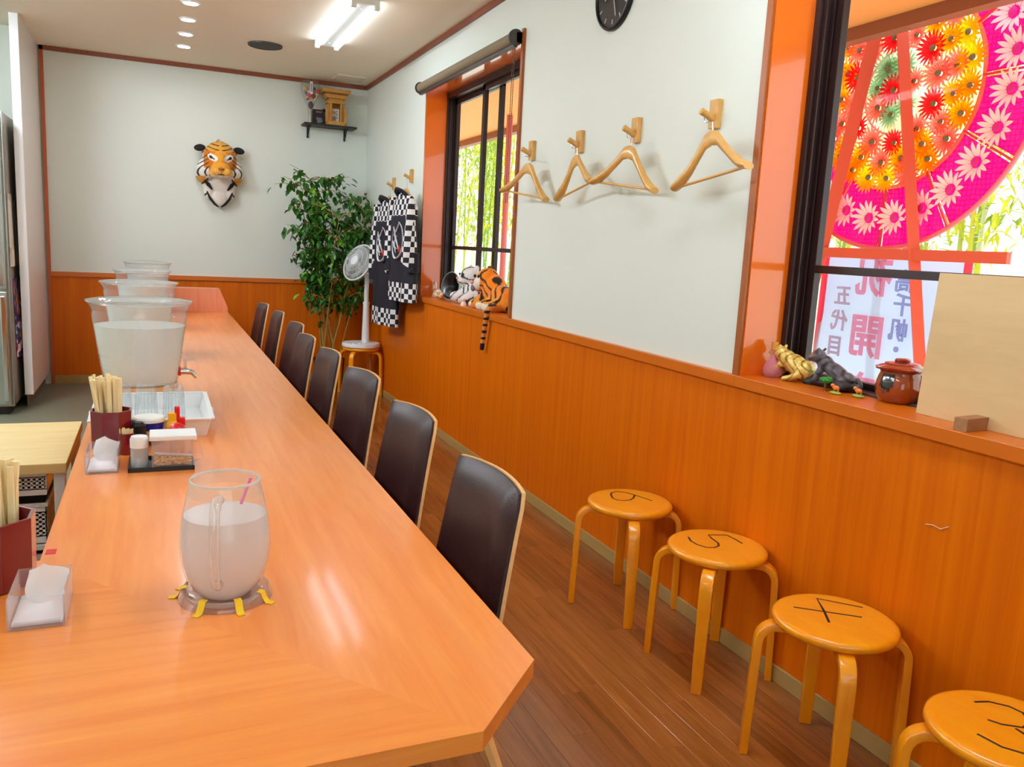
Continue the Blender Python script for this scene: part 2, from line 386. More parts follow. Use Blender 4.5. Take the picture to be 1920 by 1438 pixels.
# ------------------------------------------------------------------ windows
def window(name, w, label, sashes, rightcasing):
    y0, y1, z0, z1 = w
    r = struct(name, MB().box(XW-.004, XW+.16, y1-.006, y1+.02, z0, z1), Mjamb, label)      # jamb at the far end
    obj('jamb', MB().box(XW-.004, XW+.16, y0-.02, y0+.006, z0, z1), Mjamb, r)
    obj('head', MB().box(XW-.004, XW+.16, y0, y1, z1-.006, z1+.02), Mjamb, r)
    obj('sill', MB().box(XW-.026, XW+.27, y0-.0, y1+.0, .955, .995), Mcap, r, bevel=.002)
    # casing strips on the wall face
    cs = mat('brown_casing', (160, 84, 24), .4)
    if rightcasing: obj('casing', MB().box(XW-.016, XW+.002, y0-.026, y0, z0+.02, z1+.06), cs, r)
    else: obj('casing', MB().box(XW-.016, XW+.002, y1, y1+.028, z0+.02, z1+.04), cs, r)
    # aluminium outer frame with tracks
    x = XW+.16
    fr = MB()
    for (a, b) in ((y1-.03, y1), (y0, y0+.03)):
        fr.box(x, x+.10, a, b, .995, z1)
    for k in range(3):
        fr.box(x+.014+.034*k, x+.02+.034*k, y1-.045, y1-.03, .995, z1)
    fr.box(x, x+.10, y0, y1, z1-.05, z1).box(x, x+.10, y0, y1, .993, 1.003)
    obj('frame', fr, Mbronze, r, bevel=.0015)
    for (a, b, track, mid) in sashes:
        xs = x+.022+.036*track
        s = MB()
        s.box(xs, xs+.028, a, a+.045, 1.0, z1-.04).box(xs, xs+.028, b-.045, b, 1.0, z1-.04)
        s.box(xs, xs+.028, a, b, 1.0, 1.024).box(xs, xs+.028, a, b, z1-.09, z1-.04)
        if mid: s.box(xs+.002, xs+.026, a, b, 1.370, 1.397)
        so_ = obj('sash', s, Mbronze, r, bevel=.0015)
        obj('pane', MB().box(xs+.012, xs+.016, a+.04, b-.04, 1.02, z1-.08), Mglass, so_)
    return r
window('window_1', W1, 'orange lined sliding window behind the striped tiger plushes', [(5.30, 6.235, 1, True), (4.49, 5.56, 0, True)], True)
window('window_2', W2, 'orange lined sliding window before the flower wreath', [(1.38, 2.315, 1, True), (.48, 1.42, 0, True)], False)
# roller blind
t = thing('roller_blind', 'rolled up grey brown blind above the far window', 'blind', (XW-.05, 5.36, 2.56))
obj('roller', MB().cyl((0, -.90, 0), (0, .92, 0), .034, n=24), mat('taupe_fabric', (132, 116, 90), .8), t, smooth=True)
obj('hem_bar', MB().box(-.012, .012, -.90, .92, -.052, -.034), mat('dark_hem_bar', (58, 40, 34), .5), t, bevel=.003)
for s in (-.905, .915):
    obj('bracket', MB().cyl((0, s, 0), (0, s+.016, 0), .044, n=24).box(0, .05, s, s+.016, -.03, .03), mat('charcoal_bracket', (62, 60, 54), .5), t, bevel=.002)
for yy in (-.86, -.835):
    chain = MB()
    for k in range(66): chain.ell((.012, yy, -.05-.013*k), (.003, .003, .0066), 6, 4)
    obj('bead_chain', chain, mat('brown_beads', (96, 66, 40), .4), t)

# ------------------------------------------------------------------ ceiling fittings
def fluorescent(y0, y1, label, x0=1.215, power=('tube_glow', 5)):
    t = thing('fluorescent_light', label, 'light', (x0, (y0+y1)/2, ZT))
    L = (y1-y0)/2+.03
    obj('housing', MB().prism([(-.085, 0), (-.055, -.034), (.055, -.034), (.085, 0)], -L, L, Matrix(((1, 0, 0, 0), (0, 0, 1, 0), (0, 1, 0, 0), (0, 0, 0, 1)))), mat('white_enamel', (232, 236, 228), .35), t)
    for x in (-.072, .072):
        obj('tube', MB().cyl((x, -L+.03, -.042), (x, L-.03, -.042), .0155, n=14), emis(power[0], (228, 240, 255), power[1]), t, smooth=True)
        for s in (-1, 1): obj('lamp_holder', MB().box(x-.016, x+.016, s*(L-.012)-.02, s*(L-.012)+.02, -.058, 0), mat('white_enamel', (232, 236, 228), .35), t, bevel=.003)
    for s in (-.8, .8): obj('screw', MB().cyl((0, s*L, -.038), (0, s*L, -.033), .007, n=10), Mwhite, t)
fluorescent(5.36, 6.60, 'twin tube fluorescent ceiling light beside the round ceiling speaker')
fluorescent(.9, 2.14, 'added unseen twin tube fill light above the numbered stools', 1.215, ('near_fill_glow', 30))  # added fitting out of view, brightens the stool tops and near floor
for y_, l_ in ((-.6, 'added unseen twin tube fill light over the kitchen entrance end'), (1.2, 'added unseen twin tube fill light over the counter wing'), (3.0, 'added unseen twin tube fill light over the kitchen wagon'), (4.9, 'added unseen twin tube fill light before the refrigerator')):
    fluorescent(y_, y_+1.24, l_, -1.5, ('kitchen_fill_glow', 12) if y_ < 2 else (('mid_kitchen_fill_glow', 28) if y_ < 4 else ('far_kitchen_fill_glow', 98)))  # unseen kitchen fittings, added to brighten the window wall, ceiling and counter
ORDN = ['first', 'second', 'third', 'fourth', 'fifth', 'sixth', 'seventh']
for i, y in enumerate((6.087, 6.558, 7.03, 7.493)):
    t = thing('downlight', 'small round recessed downlight above the counter, %s from the end wall' % ORDN[3-i], 'light', (.237, y, ZT), group='ceiling downlights')
    obj('trim_ring', MB().lathe([(.048, 0), (.062, 0), (.062, -.004), (.048, -.008)], 28), Mwhite, t, smooth=True)
    obj('lamp', MB().lathe([(0, -.0035), (.048, -.003), (.048, 0)], 24), emis('lamp_glow', (240, 244, 255), 60), t)
t = thing('ceiling_speaker', 'round dark grey speaker grille in the ceiling', 'speaker', (.815, 7.03, ZT))
obj('grille', MB().lathe([(0, -.012), (.10, -.011), (.122, -.008)], 32), mat('dark_grille', (66, 66, 60), .6, bump=.8, bscale=400), t, smooth=True)
obj('rim', MB().lathe([(.12, -.006), (.124, -.014), (.130, -.012), (.132, 0)], 32), mat('grille_rim', (56, 56, 52), .5), t, smooth=True)
tag(obj('ceiling_hatch', MB().box(1.53, 1.80, 7.78, 8.04, ZT-.012, ZT), mat('pale_hatch', (226, 216, 196), .7), bevel=.004), 'pale rectangular ceiling hatch in the far corner', 'hatch')

# ------------------------------------------------------------------ counter
ZC = .72
XR = .574; XL = -.228
ct = thing('counter', 'long orange wood counter with a clipped corner', 'counter', (0, 0, 0))
runp = [(XL, 1.84), (XL, 7.64), (XR, 7.64), (XR, 1.159), (.418, .992)]
wingp = [(-2.0, 1.84), (XL, 1.84), (.418, .992), (-2.0, .985)]
obj('worktop_run', MB().prism(runp[::-1], ZC-.031, ZC), Mcount, ct, )
obj('worktop_wing', MB().prism(wingp[::-1], ZC-.031, ZC), Mcount2, ct)
obj('end_board', MB().prism([(XL, ZC), (XR, ZC), (XR, ZC+.036), (.505, .922), (XL, .922)], 7.60, 7.74, Matrix(((1, 0, 0, 0), (0, 0, 1, 0), (0, 1, 0, 0), (0, 0, 0, 1)))), wood('pinkish_cherry_end_board', (226, 136, 96), (238, 154, 116), (10, 10, .8), .35), ct, bevel=.002)
obj('body', MB().box(-.15, .12, 1.5, 7.6, 0, ZC-.03), Mwain, ct)
obj('wing_body', MB().box(-2.0, .12, 1.3, 1.55, 0, ZC-.03), Mwain, ct)
tag(obj('tape_mark', MB().box(-.222, -.203, 1.872, 1.902, ZC-.0003, ZC+.0006), Mred), 'small square of red tape on the counter edge', 'tape')

# ------------------------------------------------------------------ counter chairs
def make_chair(label):
    t = thing('counter_chair', label, 'chair', group='chairs along the counter')
    zb0, zb1 = .40, .88
    def xb(v): return .19+.06*v+.018*v*v
    def hw(v):
        h = .208-.026*v
        if v > .965: h -= .007*((v-.965)/.035)**2
        return h
    def back(off, e0, e1, ins):
        def fn(u, v):
            vv = e0+(e1-e0)*v; q = 2*u-1
            return (xb(vv)+off-.024*q*q, q*(hw(vv)-ins), zb0+(zb1-zb0)*vv-.007*q*q*vv)
        return fn
    sh = MB(); sh.grid(back(0, 0, 1, 0), 12, 14, .009)
    sh.grid(lambda u, v: (-.22+.415*v, (2*u-1)*(.205+.004*v), .405+.012*(2*u-1)**2), 8, 8, .009)
    obj('shell', sh, Mbirch, t, smooth=30)
    obj('backrest', MB().grid(back(-.001, .06, .994, .0015), 14, 16, lambda u, v: -.006-.026*(min(1, 9*u, 9*(1-u))**.5)*(min(1, 9*v, 9*(1-v))**.5)), Mleather, t, smooth=50)
    obj('seat', MB().grid(lambda u, v: (-.215+.40*v, (2*u-1)*.2, .414+.012*(2*u-1)**2), 14, 14, lambda u, v: -.006-.028*(min(1, 9*u, 9*(1-u))**.5)*(min(1, 9*v, 9*(1-v))**.5)), Mleather, t, smooth=50)
    for sx, sy in ((-1, -1), (-1, 1), (1, -1), (1, 1)):
        x0, x1 = (.15, .285) if sx > 0 else (-.15, -.2)
        obj('leg', MB().tube([(x0, sy*.15, .408), (x1, sy*.225, 0)], [.021, .013], 8), Mbirch, t, smooth=True)
    for sy in (-1, 1): obj('cross_frame', MB().box(-.17, .17, sy*.145-.015, sy*.145+.015, .385, .407), Mblack, t)
    return t
CH = [((.751, 1.577), 2.4), ((.79, 2.321), 5.1), ((.808, 3.085), 7.1), ((.784, 3.715), 3.2), ((.777, 4.332), 3.5), ((.822, 4.983), 3.4), ((.812, 5.759), 1.4), ((.793, 6.444), 3.3)]
ORD = ['first', 'second', 'third', 'fourth', 'fifth', 'sixth', 'seventh', 'eighth']
ch0 = make_chair('x')
for i, (N, a) in enumerate(CH):
    o = ch0 if i == 0 else copy_tree(ch0)
    o['label'] = 'brown leather chair at the counter, %s from the clipped counter corner' % ORD[i]
    th = math.radians(a); lx, ly = .266, -.18
    o.location = (N[0]-(lx*math.cos(th)-ly*math.sin(th)), N[1]-(lx*math.sin(th)+ly*math.cos(th)), 0)
    o.rotation_euler = (0, 0, th)

# ------------------------------------------------------------------ bentwood stools
def make_stool(label, loc, rot, group=None, h=.44):
    t = thing('bentwood_stool', label, 'stool', (loc[0], loc[1], 0), rot, group)
    obj('seat', MB().lathe([(0, h-.032), (.15, h-.032), (.162, h-.027), (.168, h-.016), (.166, h-.006), (.158, h-.0008), (.150, h), (0, h)], 48), Mstool, t, smooth=50)
    for k in range(4):
        a = PI/4+k*PI/2; d = Vector((math.cos(a), math.sin(a), 0)); sd = (-math.sin(a), math.cos(a), 0)
        pr = [(.07, h-.044), (.15, h-.044)]+[(.15+.048*math.sin(q), h-.044-.05*(1-math.cos(q))) for q in [PI/12*j for j in range(1, 7)]]+[(.2, h-.14), (.208, 0)]
        obj('leg', MB().strip([(d.x*r, d.y*r, z) for r, z in pr], [.042]*(len(pr)-1)+[.034], .023, sd), Mstool, t, bevel=.003, smooth=60)
    return t
STN = {'six': ((1.712, 2.688), 20, [[(1.797, 2.66), (1.785, 2.70), (1.769, 2.746), (1.748, 2.79), (1.719, 2.808), (1.690, 2.797), (1.672, 2.77), (1.658, 2.73), (1.662, 2.705), (1.684, 2.69), (1.715, 2.692), (1.742, 2.712), (1.769, 2.746)]]),
       'five': ((1.744, 2.17), 0, [[(1.839, 2.157), (1.842, 2.2), (1.839, 2.244)], [(1.839, 2.244), (1.775, 2.262), (1.765, 2.23), (1.758, 2.185), (1.742, 2.16), (1.716, 2.15), (1.69, 2.16), (1.676, 2.19), (1.675, 2.225), (1.69, 2.262)]]),
       'four': ((1.712, 1.60), 12, [[(1.841, 1.626), (1.755, 1.715), (1.712, 1.642), (1.67, 1.579)], [(1.644, 1.688), (1.787, 1.577)]]),
       'three': ((1.668, 1.052), 5, [[(1.69, 1.155), (1.725, 1.145), (1.752, 1.115), (1.757, 1.085), (1.735, 1.055), (1.70, 1.045), (1.665, 1.07), (1.652, 1.093)], [(1.68, 1.048), (1.675, 1.0), (1.65, .965), (1.615, .97), (1.585, 1.01), (1.578, 1.061)]])}
for num, (c, rot, strokes) in STN.items():
    t = make_stool('honey bentwood stool with a hand drawn number %s on its seat' % num, c, math.radians(rot), 'numbered stools along the wall')
    mb = MB()
    for st in strokes: mb.tube([(x-c[0], y-c[1], 0) for x, y in st], .0042, 6)
    mm = obj('number', mb, Mink, t); mm.rotation_euler = (0, 0, -math.radians(rot)); mm.location = (0, 0, .4398); mm.scale = (1, 1, .25)
make_stool('honey bentwood stool carrying the white fan', (1.715, 7.42), math.radians(8))

# ------------------------------------------------------------------ fan
FZ = .44
t = thing('electric_fan', 'white electric fan tilted up on a stool', 'fan', (1.715, 7.42, FZ))
obj('base', MB().lathe([(0, 0), (.16, 0), (.172, .006), (.172, .03), (.165, .04), (0, .046)], 40), Mwhite, t, smooth=40)
for x, y in ((-.09, -.10), (-.04, -.12), (.01, -.125)): obj('button', MB().cyl((x, y, .040), (x, y, .052), .012, n=14), Mwhite, t, smooth=True)
obj('lower_pole', MB().cyl((.04, 0, .04), (.04, 0, .40), .036, .027, n=20), Mwhite, t, smooth=True)
obj('collar', MB().cyl((.04, 0, .385), (.04, 0, .41), .031, n=20), Mwhite, t, smooth=True)
obj('upper_pole', MB().cyl((.04, 0, .40), (.04, 0, .66), .021, n=18), Mwhite, t, smooth=True)
head = Vector((-.03, 0, .755)); fd = Vector((-.80, -.42, .42)).normalized()
HM = Matrix.Translation(head) @ fd.to_track_quat('Z', 'Y').to_matrix().to_4x4()
hd = MB(); hd.lathe([(0, -.17), (.045, -.165), (.062, -.13), (.066, -.05), (.05, -.02), (0, -.02)], 24, HM); hd.cyl((.04, 0, .65), tuple(HM @ Vector((0, 0, -.09))), .03, .035, 14)
obj('motor_housing', hd, Mwhite, t, smooth=40)
cage = MB(); RR = .172
def ringp(r, z, n=40): return [tuple(HM @ Vector((r*math.cos(2*PI*k/n), r*math.sin(2*PI*k/n), z))) for k in range(n+1)]
cage.tube(ringp(RR, .02), .008, 8)
for r, z in ((.14, .052), (.10, .066), (.06, .072)): cage.tube(ringp(r, z), .002, 5)
for k in range(60):
    a = 2*PI*k/60
    cage.tube([tuple(HM @ Vector((r*math.cos(a+tw), r*math.sin(a+tw), z))) for r, z, tw in ((RR, .02, 0), (.165, .038, .05), (.12, .061, .12), (.045, .073, .2))], .0013, 4, caps=False)
    cage.tube([tuple(HM @ Vector((r*math.cos(a), r*math.sin(a), z))) for r, z in ((RR, .02), (.165, -.01), (.12, -.03), (.05, -.035))], .0013, 4, caps=False)
obj('guard', cage, Mwhite, t)
obj('badge', MB().lathe([(0, .08), (.03, .079), (.045, .072), (.045, .066), (0, .066)], 24, HM), Mwhite, t, smooth=True)
for k in range(5):
    a0 = 2*PI*k/5
    obj('blade', MB().grid(lambda u, v: HM @ Vector(((.03+.12*u)*math.cos(a0+(.25+.75*u)*(v-.5)*1.3), (.03+.12*u)*math.sin(a0+(.25+.75*u)*(v-.5)*1.3), .02+.03*(v-.5))), 5, 5, .002), clear('frosted_blade', (230, 236, 232), .2, .5, (210, 216, 210), .5, .2), t, smooth=True)
obj('power_cord', MB().tube([(.04, .16, .012), (.10, .175, -.02), (.115, .12, -.16), (.10, .05, -.40), (.05, .1, -.437)], .0035, 6), Mwhite, t, smooth=True)

# ------------------------------------------------------------------ potted tree
TX, TY = 1.50, 7.80
t = thing('potted_tree', 'leafy green potted tree in the far corner', 'plant', (TX, TY, 0))
obj('pot', MB().lathe([(0, 0), (.11, 0), (.125, .02), (.145, .26), (.15, .28), (.14, .28), (.135, .25), (0, .25)], 32), mat('dark_brown_pot', (46, 30, 22), .5), t, smooth=40)
obj('soil', MB().lathe([(.136, .25), (0, .262)], 24), mat('soil', (60, 44, 30), .95, bump=.8, bscale=80), t)
rl = random.Random(11)
Mbark = mat('olive_bark', (170, 142, 66), .8, var=.25, vscale=14, bump=.5, bscale=30)
Mleaf = mat('glossy_green_leaf', (46, 104, 26), .35, var=.35, vscale=9, spec=.5)
Mleaf2 = mat('light_green_leaf', (112, 172, 40), .35, var=.25, vscale=9)
tips = []
for k in range(9):
    a = 2*PI*k/9+rl.uniform(-.3, .3); r0_ = rl.uniform(.04, .11); spread = rl.uniform(.12, .46); hz = rl.uniform(1.35, 1.98)
    bx_, by_ = math.cos(a), math.sin(a)*.55
    pts = []
    for q in range(8):
        s = q/7
        pts.append(Vector((r0_*math.cos(a*2)+bx_*spread*s**1.15+rl.uniform(-.014, .014), min(.38, r0_*math.sin(a*2)+by_*spread*s**1.15-.05*s), .25+(hz-.25)*s)))
    for p_ in pts: p_.x = min(p_.x, .36)
    obj('stem', MB().tube(pts, [.0095-.0068*(q/7) for q in range(8)], 7), Mbark, t, smooth=True)
    for q in range(3, 8):
        for _ in range(4):
            aa = rl.uniform(0, 2*PI); L = rl.uniform(.1, .26)
            e = pts[q]+Vector((math.cos(aa)*L, math.sin(aa)*L*.6-.02, rl.uniform(.0, .14)))
            e.y = min(e.y, .36); e.x = min(e.x, .36)
            tips.append((pts[q], e))
tw = MB()
for a, b in tips: tw.tube([a, (a+b)/2+Vector((0, 0, .02)), b], [.004, .003, .0015], 5)
to = obj('twigs', tw, Mbark, t); to['kind'] = 'stuff'
def leaf_mesh(nm, mt):
    mb = MB(); L, Wd = .075, .036
    vs = [(0, 0, 0)]; 
    P = [(0.0, 0), (.2, .7), (.45, 1), (.7, .8), (.9, .35), (1.0, 0)]
    ctr = [(x*L, 0, -.010*(x**2)*1.2) for x, _ in P]
    lft = [(x*L, w*Wd/2, .006*w-.012*x*x) for x, w in P]; rgt = [(x*L, -w*Wd/2, .006*w-.012*x*x) for x, w in P]
    for s in (lft, rgt):
        vs = ctr+s; n = len(P); mb.add(vs, [(i, i+1, n+i+1, n+i) for i in range(n-1)])
    return mesh_of(mb, nm, fix=False, smooth=True)
LM = []
for mt in (Mleaf, Mleaf2):
    l_ = leaf_mesh('leaf', mt); l_.materials.append(mt); LM.append(l_)
lm = MB(); nleaf = 0; bulk = MB()
base_v = [v.co.copy() for v in LM[0].vertices]; base_f = [tuple(p.vertices) for p in LM[0].polygons]
spots = []
for a, b in tips:
    for k in range(8):
        s = rl.uniform(.25, 1.05); p = a.lerp(b, s)
        spots.append(p+Vector((rl.uniform(-.04, .04), rl.uniform(-.04, .04), rl.uniform(-.04, .03))))
for k in range(760):
    zz = rl.gauss(1.25, .27); rr_ = .36*max(.25, 1-abs(zz-1.25)/1.1)**.7
    aa = rl.uniform(0, 2*PI); q = rl.uniform(.3, 1)**.5
    spots.append(Vector((math.cos(aa)*rr_*q+.02, math.sin(aa)*rr_*q*.6-.05, zz)))
rl.shuffle(spots)
spots.sort(key=lambda p: p.y)
for i, p in enumerate(spots):
    if p.z < .72 and rl.random() < .75: continue
    p.x = min(p.x, .33); p.y = min(p.y, .33)
    E_ = Matrix.Translation(p) @ Matrix.Rotation(rl.uniform(0, 2*PI), 4, 'Z') @ Matrix.Rotation(rl.uniform(.1, 1.1), 4, 'Y') @ Matrix.Rotation(rl.uniform(-.5, .5), 4, 'X') @ Matrix.Scale(rl.uniform(.75, 1.2), 4)
    if nleaf < 290 and i % 3 != 2:
        o = bpy.data.objects.new('leaf', LM[1] if rl.random() < .22 else LM[0]); C.objects.link(o); o.parent = t; o.matrix_local = E_; nleaf += 1
    else: bulk.add(base_v, base_f, E_)
bo = obj('inner_leaves', mesh_of(bulk, 'inner_leaves', fix=False, smooth=True), Mleaf, t); bo['kind'] = 'stuff'

# ------------------------------------------------------------------ water dispensers
def make_dispenser(loc, label, sc=(1, 1, 1)):
    t = thing('water_dispenser', label, 'dispenser', loc, group='glass water dispensers'); t.scale = sc
    z0 = .055
    ri = lambda z, r: r+(.0016*math.sin(z*420) if z < .13 else 0)
    pr = [(0, 0), (.128, 0)]+[(ri(z, .134+(.178-.134)*(z/.29)**.8), z) for z in [.004+.008*k for k in range(36)]]+[(.174, .296), (.176, .302), (.184, .318), (.196, .338)]
    pr2 = [(r-.004, z) for r, z in reversed(pr[1:])]
    obj('jar', MB().lathe([(r, z+z0) for r, z in pr], 56), Mglassware, t, smooth=60)
    obj('lid', MB().lathe([(0, z0+.352), (.10, z0+.350), (.17, z0+.345), (.199, z0+.340), (.199, z0+.334), (.185, z0+.336), (.175, z0+.325), (0, z0+.334)], 56), Mglassware, t, smooth=60)
    wp = [(0, .004), (.124, .004)]+[(.129+(.176-.129)*(z/.29)**.8, z) for z in [.01+.01*k for k in range(24)]]
    wp.append((0, wp[-1][1]))
    obj('water', MB().lathe([(r, z+z0) for r, z in wp], 48), Mwater, t, smooth=50)
    st = wood('pale_stand_wood', (222, 170, 112), (238, 190, 134), (3, 3, 3), .5)
    obj('stand_ring', MB().lathe([(.10, z0-.018), (.14, z0-.018), (.14, z0), (.10, z0), (.10, z0-.018)], 40), st, t, smooth=30)
    for k in range(4):
        a = PI/4+k*PI/2
        lg = obj('stand_leg', MB().cyl((.128*math.cos(a), .128*math.sin(a), z0-.004), (.165*math.cos(a), .165*math.sin(a), .012), .016, .013, n=10), st, t, smooth=True)
        obj('foot', MB().cyl((.163*math.cos(a), .163*math.sin(a), .014), (.168*math.cos(a), .168*math.sin(a), 0), .016, n=10), Mblack, lg, smooth=True)
    zt = z0+.048
    tp = obj('tap', MB().tube([(.13, 0, zt), (.17, 0, zt), (.195, 0, zt-.006), (.212, 0, zt-.028)], [.014, .014, .011, .008], 12), Mchrome, t, smooth=True)
    obj('tap_collar', MB().cyl((.138, 0, zt), (.15, 0, zt), .02, n=16), Mred, tp, smooth=True)
    obj('tap_lever', MB().cyl((.168, 0, zt+.01), (.168, 0, zt+.05), .007, n=10).box(.16, .205, -.006, .006, zt+.046, zt+.056), clear('clear_lever', (250, 240, 240), .05, .25), tp)
    return t
DL = ['large glass water dispenser standing behind the upturned tumblers', 'glass water dispenser, second in the row from the tumblers', 'glass water dispenser, third in the row from the tumblers', 'glass water dispenser nearest the raised end board']
for (x, y, s), l in zip(((-.062, 3.66, (1, 1, 1)), (-.085, 4.95, (1, 1, 1)), (-.085, 6.2, (.93, .93, 1.02)), (-.06, 7.28, (.9, .9, 1.06))), DL):
    make_dispenser((x, y, ZC), l, s)

# ------------------------------------------------------------------ pitcher on coaster
PX, PY = .112, 1.565
t = thing('coaster', 'round clear saucer with yellow tape under the pitcher', 'saucer', (PX, PY, ZC))
obj('dish', MB().lathe([(0, .003), (.066, .003), (.072, .006), (.076, .018), (.079, .018), (.083, .008), (.086, .003), (.086, 0), (0, 0)], 56), clear('clear_saucer', (252, 248, 244), .04, .14, (250, 244, 240), refl=2, edge=.4), t, smooth=50)
for a in (-125, -78, -38, 146, 170):
    q = math.radians(a); d = Vector((math.cos(q), math.sin(q), 0)); sd = (-math.sin(q), math.cos(q), 0)
    obj('tape_strip', MB().strip([tuple(d*r+Vector((0, 0, z))) for r, z in ((.070, .0205), (.079, .0195), (.0835, .0095), (.0875, .004), (.090, .0012), (.102, .001))], .0135, .0008, sd), Myellow, t)
t = thing('water_pitcher', 'glass pitcher of cold water on the taped saucer', 'pitcher', (PX, PY, ZC+.003))
pf = [(.0, 0), (.036, 0), (.046, .006), (.0605, .022), (.0715, .042), (.0785, .068), (.0812, .10), (.0808, .122), (.078, .15), (.0735, .175), (.068, .20), (.0635, .218), (.062, .226)]
obj('glass', MB().lathe(pf+[(.0595, .226), (.061, .218), (.0655, .20)], 56), Mglassware, t, smooth=60)
obj('lip', MB().tube([(.0615*math.cos(2*PI*k/48), .0615*math.sin(2*PI*k/48), .226) for k in range(49)], .0027, 8), clear('frosted_lip', (250, 250, 250), .1, .35), t, smooth=True)
wf = [(0, .004), (.034, .004)]+[(r-.003, z) for r, z in pf[2:9]]+[(.0735, .160), (0, .160)]
obj('water', MB().lathe(wf, 48), clear('misted_water', (255, 255, 255), .2, .78, (246, 238, 236), .4, .2), t, smooth=50)
hq = math.radians(-104); hdv = Vector((math.cos(hq), math.sin(hq), 0))
obj('handle', MB().tube([tuple(hdv*r+Vector((0, 0, z))) for r, z in ((.062, .205), (.085, .207), (.103, .195), (.108, .17), (.107, .12), (.102, .08), (.094, .056), (.078, .05))], [.010, .010, .0095, .009, .0085, .008, .0085, .010], 12), clear('clear_handle', (252, 250, 248), .03, .2, (250, 246, 246), refl=1.8, edge=.4), t, smooth=True)
obj('mixing_straw', MB().tube([(.030, .02, .17), (.047, .012, .222)], .003, 8), mat('pink_straw', (250, 120, 180), .4), t, smooth=True)

# ------------------------------------------------------------------ chopstick holders
def holder(x, y, r, h, label, clabel, cgroup, n, seed, L, name='chopstick_holder'):
    t = thing(name, label, 'holder', (x, y, ZC))
    oc = lambda rr, z: [(rr*math.cos(PI/8+k*PI/4), rr*math.sin(PI/8+k*PI/4)) for k in range(8)]
    mb = MB()
    rows = [(r*.9, 0), (r, .003), (r*1.03, h), (r*.93, h), (r*.9, .01)]
    vs = [(rr*math.cos(PI/8+k*PI/4), rr*math.sin(PI/8+k*PI/4), z) for rr, z in rows for k in range(8)]
    fs = [(i*8+k, i*8+(k+1) % 8, (i+1)*8+(k+1) % 8, (i+1)*8+k) for i in range(4) for k in range(8)]
    fs += [tuple(range(7, -1, -1)), tuple(32+k for k in range(8))]
    mb.add(vs, fs); obj('cup', mb, Mlacq, t, bevel=.001)
    rd = random.Random(seed)
    st = mesh_of(MB().prism([(-.006, -.0025), (.006, -.0025), (.006, .0025), (-.006, .0025)], 0, L), 'chopstick', bevel=.0007, seg=1); st.materials.append(Mchop)
    for k in range(n):
        bxp, byp = rd.uniform(-.5, .5)*r, rd.uniform(-.5, .5)*r
        tx, ty = bxp*1.25+rd.uniform(-.15, .15)*r-.1*r, byp*1.2+rd.uniform(-.15, .15)*r
        d = Vector((tx-bxp, ty-byp, h*1.0)).normalized()
        o = bpy.data.objects.new('chopsticks', st); C.objects.link(o)
        o.rotation_mode = 'QUATERNION'; o.rotation_quaternion = d.to_track_quat('Z', 'Y') @ Matrix.Rotation(rd.uniform(-.5, .5), 3, 'Z').to_quaternion()
        o.location = (x+bxp, y+byp, ZC+.012+rd.uniform(0, .012)); tag(o, clabel, 'chopsticks', cgroup)
holder(-.298, 1.745, .078, .132, 'dark red octagonal chopstick holder behind the taller tissue dispenser', 'pale wooden chopsticks in the red holder at the inner counter corner', 'chopsticks in the near holder', 46, 5, .21)
holder(-.135, 2.79, .060, .122, 'dark red octagonal chopstick holder beside the upturned tumblers', 'pale wooden chopsticks in the red holder beside the tumblers', 'chopsticks in the far holder', 38, 9, .205)

# ------------------------------------------------------------------ acrylic tissue boxes
def tissue_box(x0, x1, y0, y1, label, seed):
    t = thing('tissue_box', label, 'tissue box', ((x0+x1)/2, (y0+y1)/2, ZC))
    a, b, h, w = (x1-x0)/2, (y1-y0)/2, .056, .0025
    mb = MB(); mb.box(-a, -a+w, -b, b, 0, h).box(a-w, a, -b, b, 0, h).box(-a, a, -b, -b+w, 0, h).box(-a, a, b-w, b, 0, h).box(-a, a, -b, b, 0, w)
    obj('acrylic_case', mb, Macryl, t, bevel=.0006, seg=1)
    obj('tissue_pack', MB().grid(lambda u, v: (-a*.88+1.76*a*u, -b*.88+1.76*b*v, .004), 10, 10, lambda u, v: .004+.010*(min(1, 6*u, 6*(1-u), 6*v, 6*(1-v)))**.5), Mtissue, t, smooth=True)
    rd = random.Random(seed)
    ph = rd.uniform(0, 3)
    obj('pulled_tissue', MB().grid(lambda u, v: ((u-.5)*.062*(.45+.95*v**.5*(1-.45*v))+.004*math.sin(5*v+ph)+.008, .014*math.sin(5*u+ph)*(.4+v)+.012*v, .010+v*.082*(1-.30*abs(u-.4)*2)), 12, 10, .0006), Mtissue, t, smooth=True)
    obj('weight_plate', MB().box(-a*.8, a*.8, -b*.92, -b*.75, .004, .010), Macryl, t, bevel=.001)
tissue_box(-.240, -.153, 1.512, 1.655, 'clear acrylic tissue box before the inner corner chopsticks', 2)
tissue_box(-.190, -.106, 2.485, 2.64, 'clear acrylic tissue box beside the black condiment tray', 6)

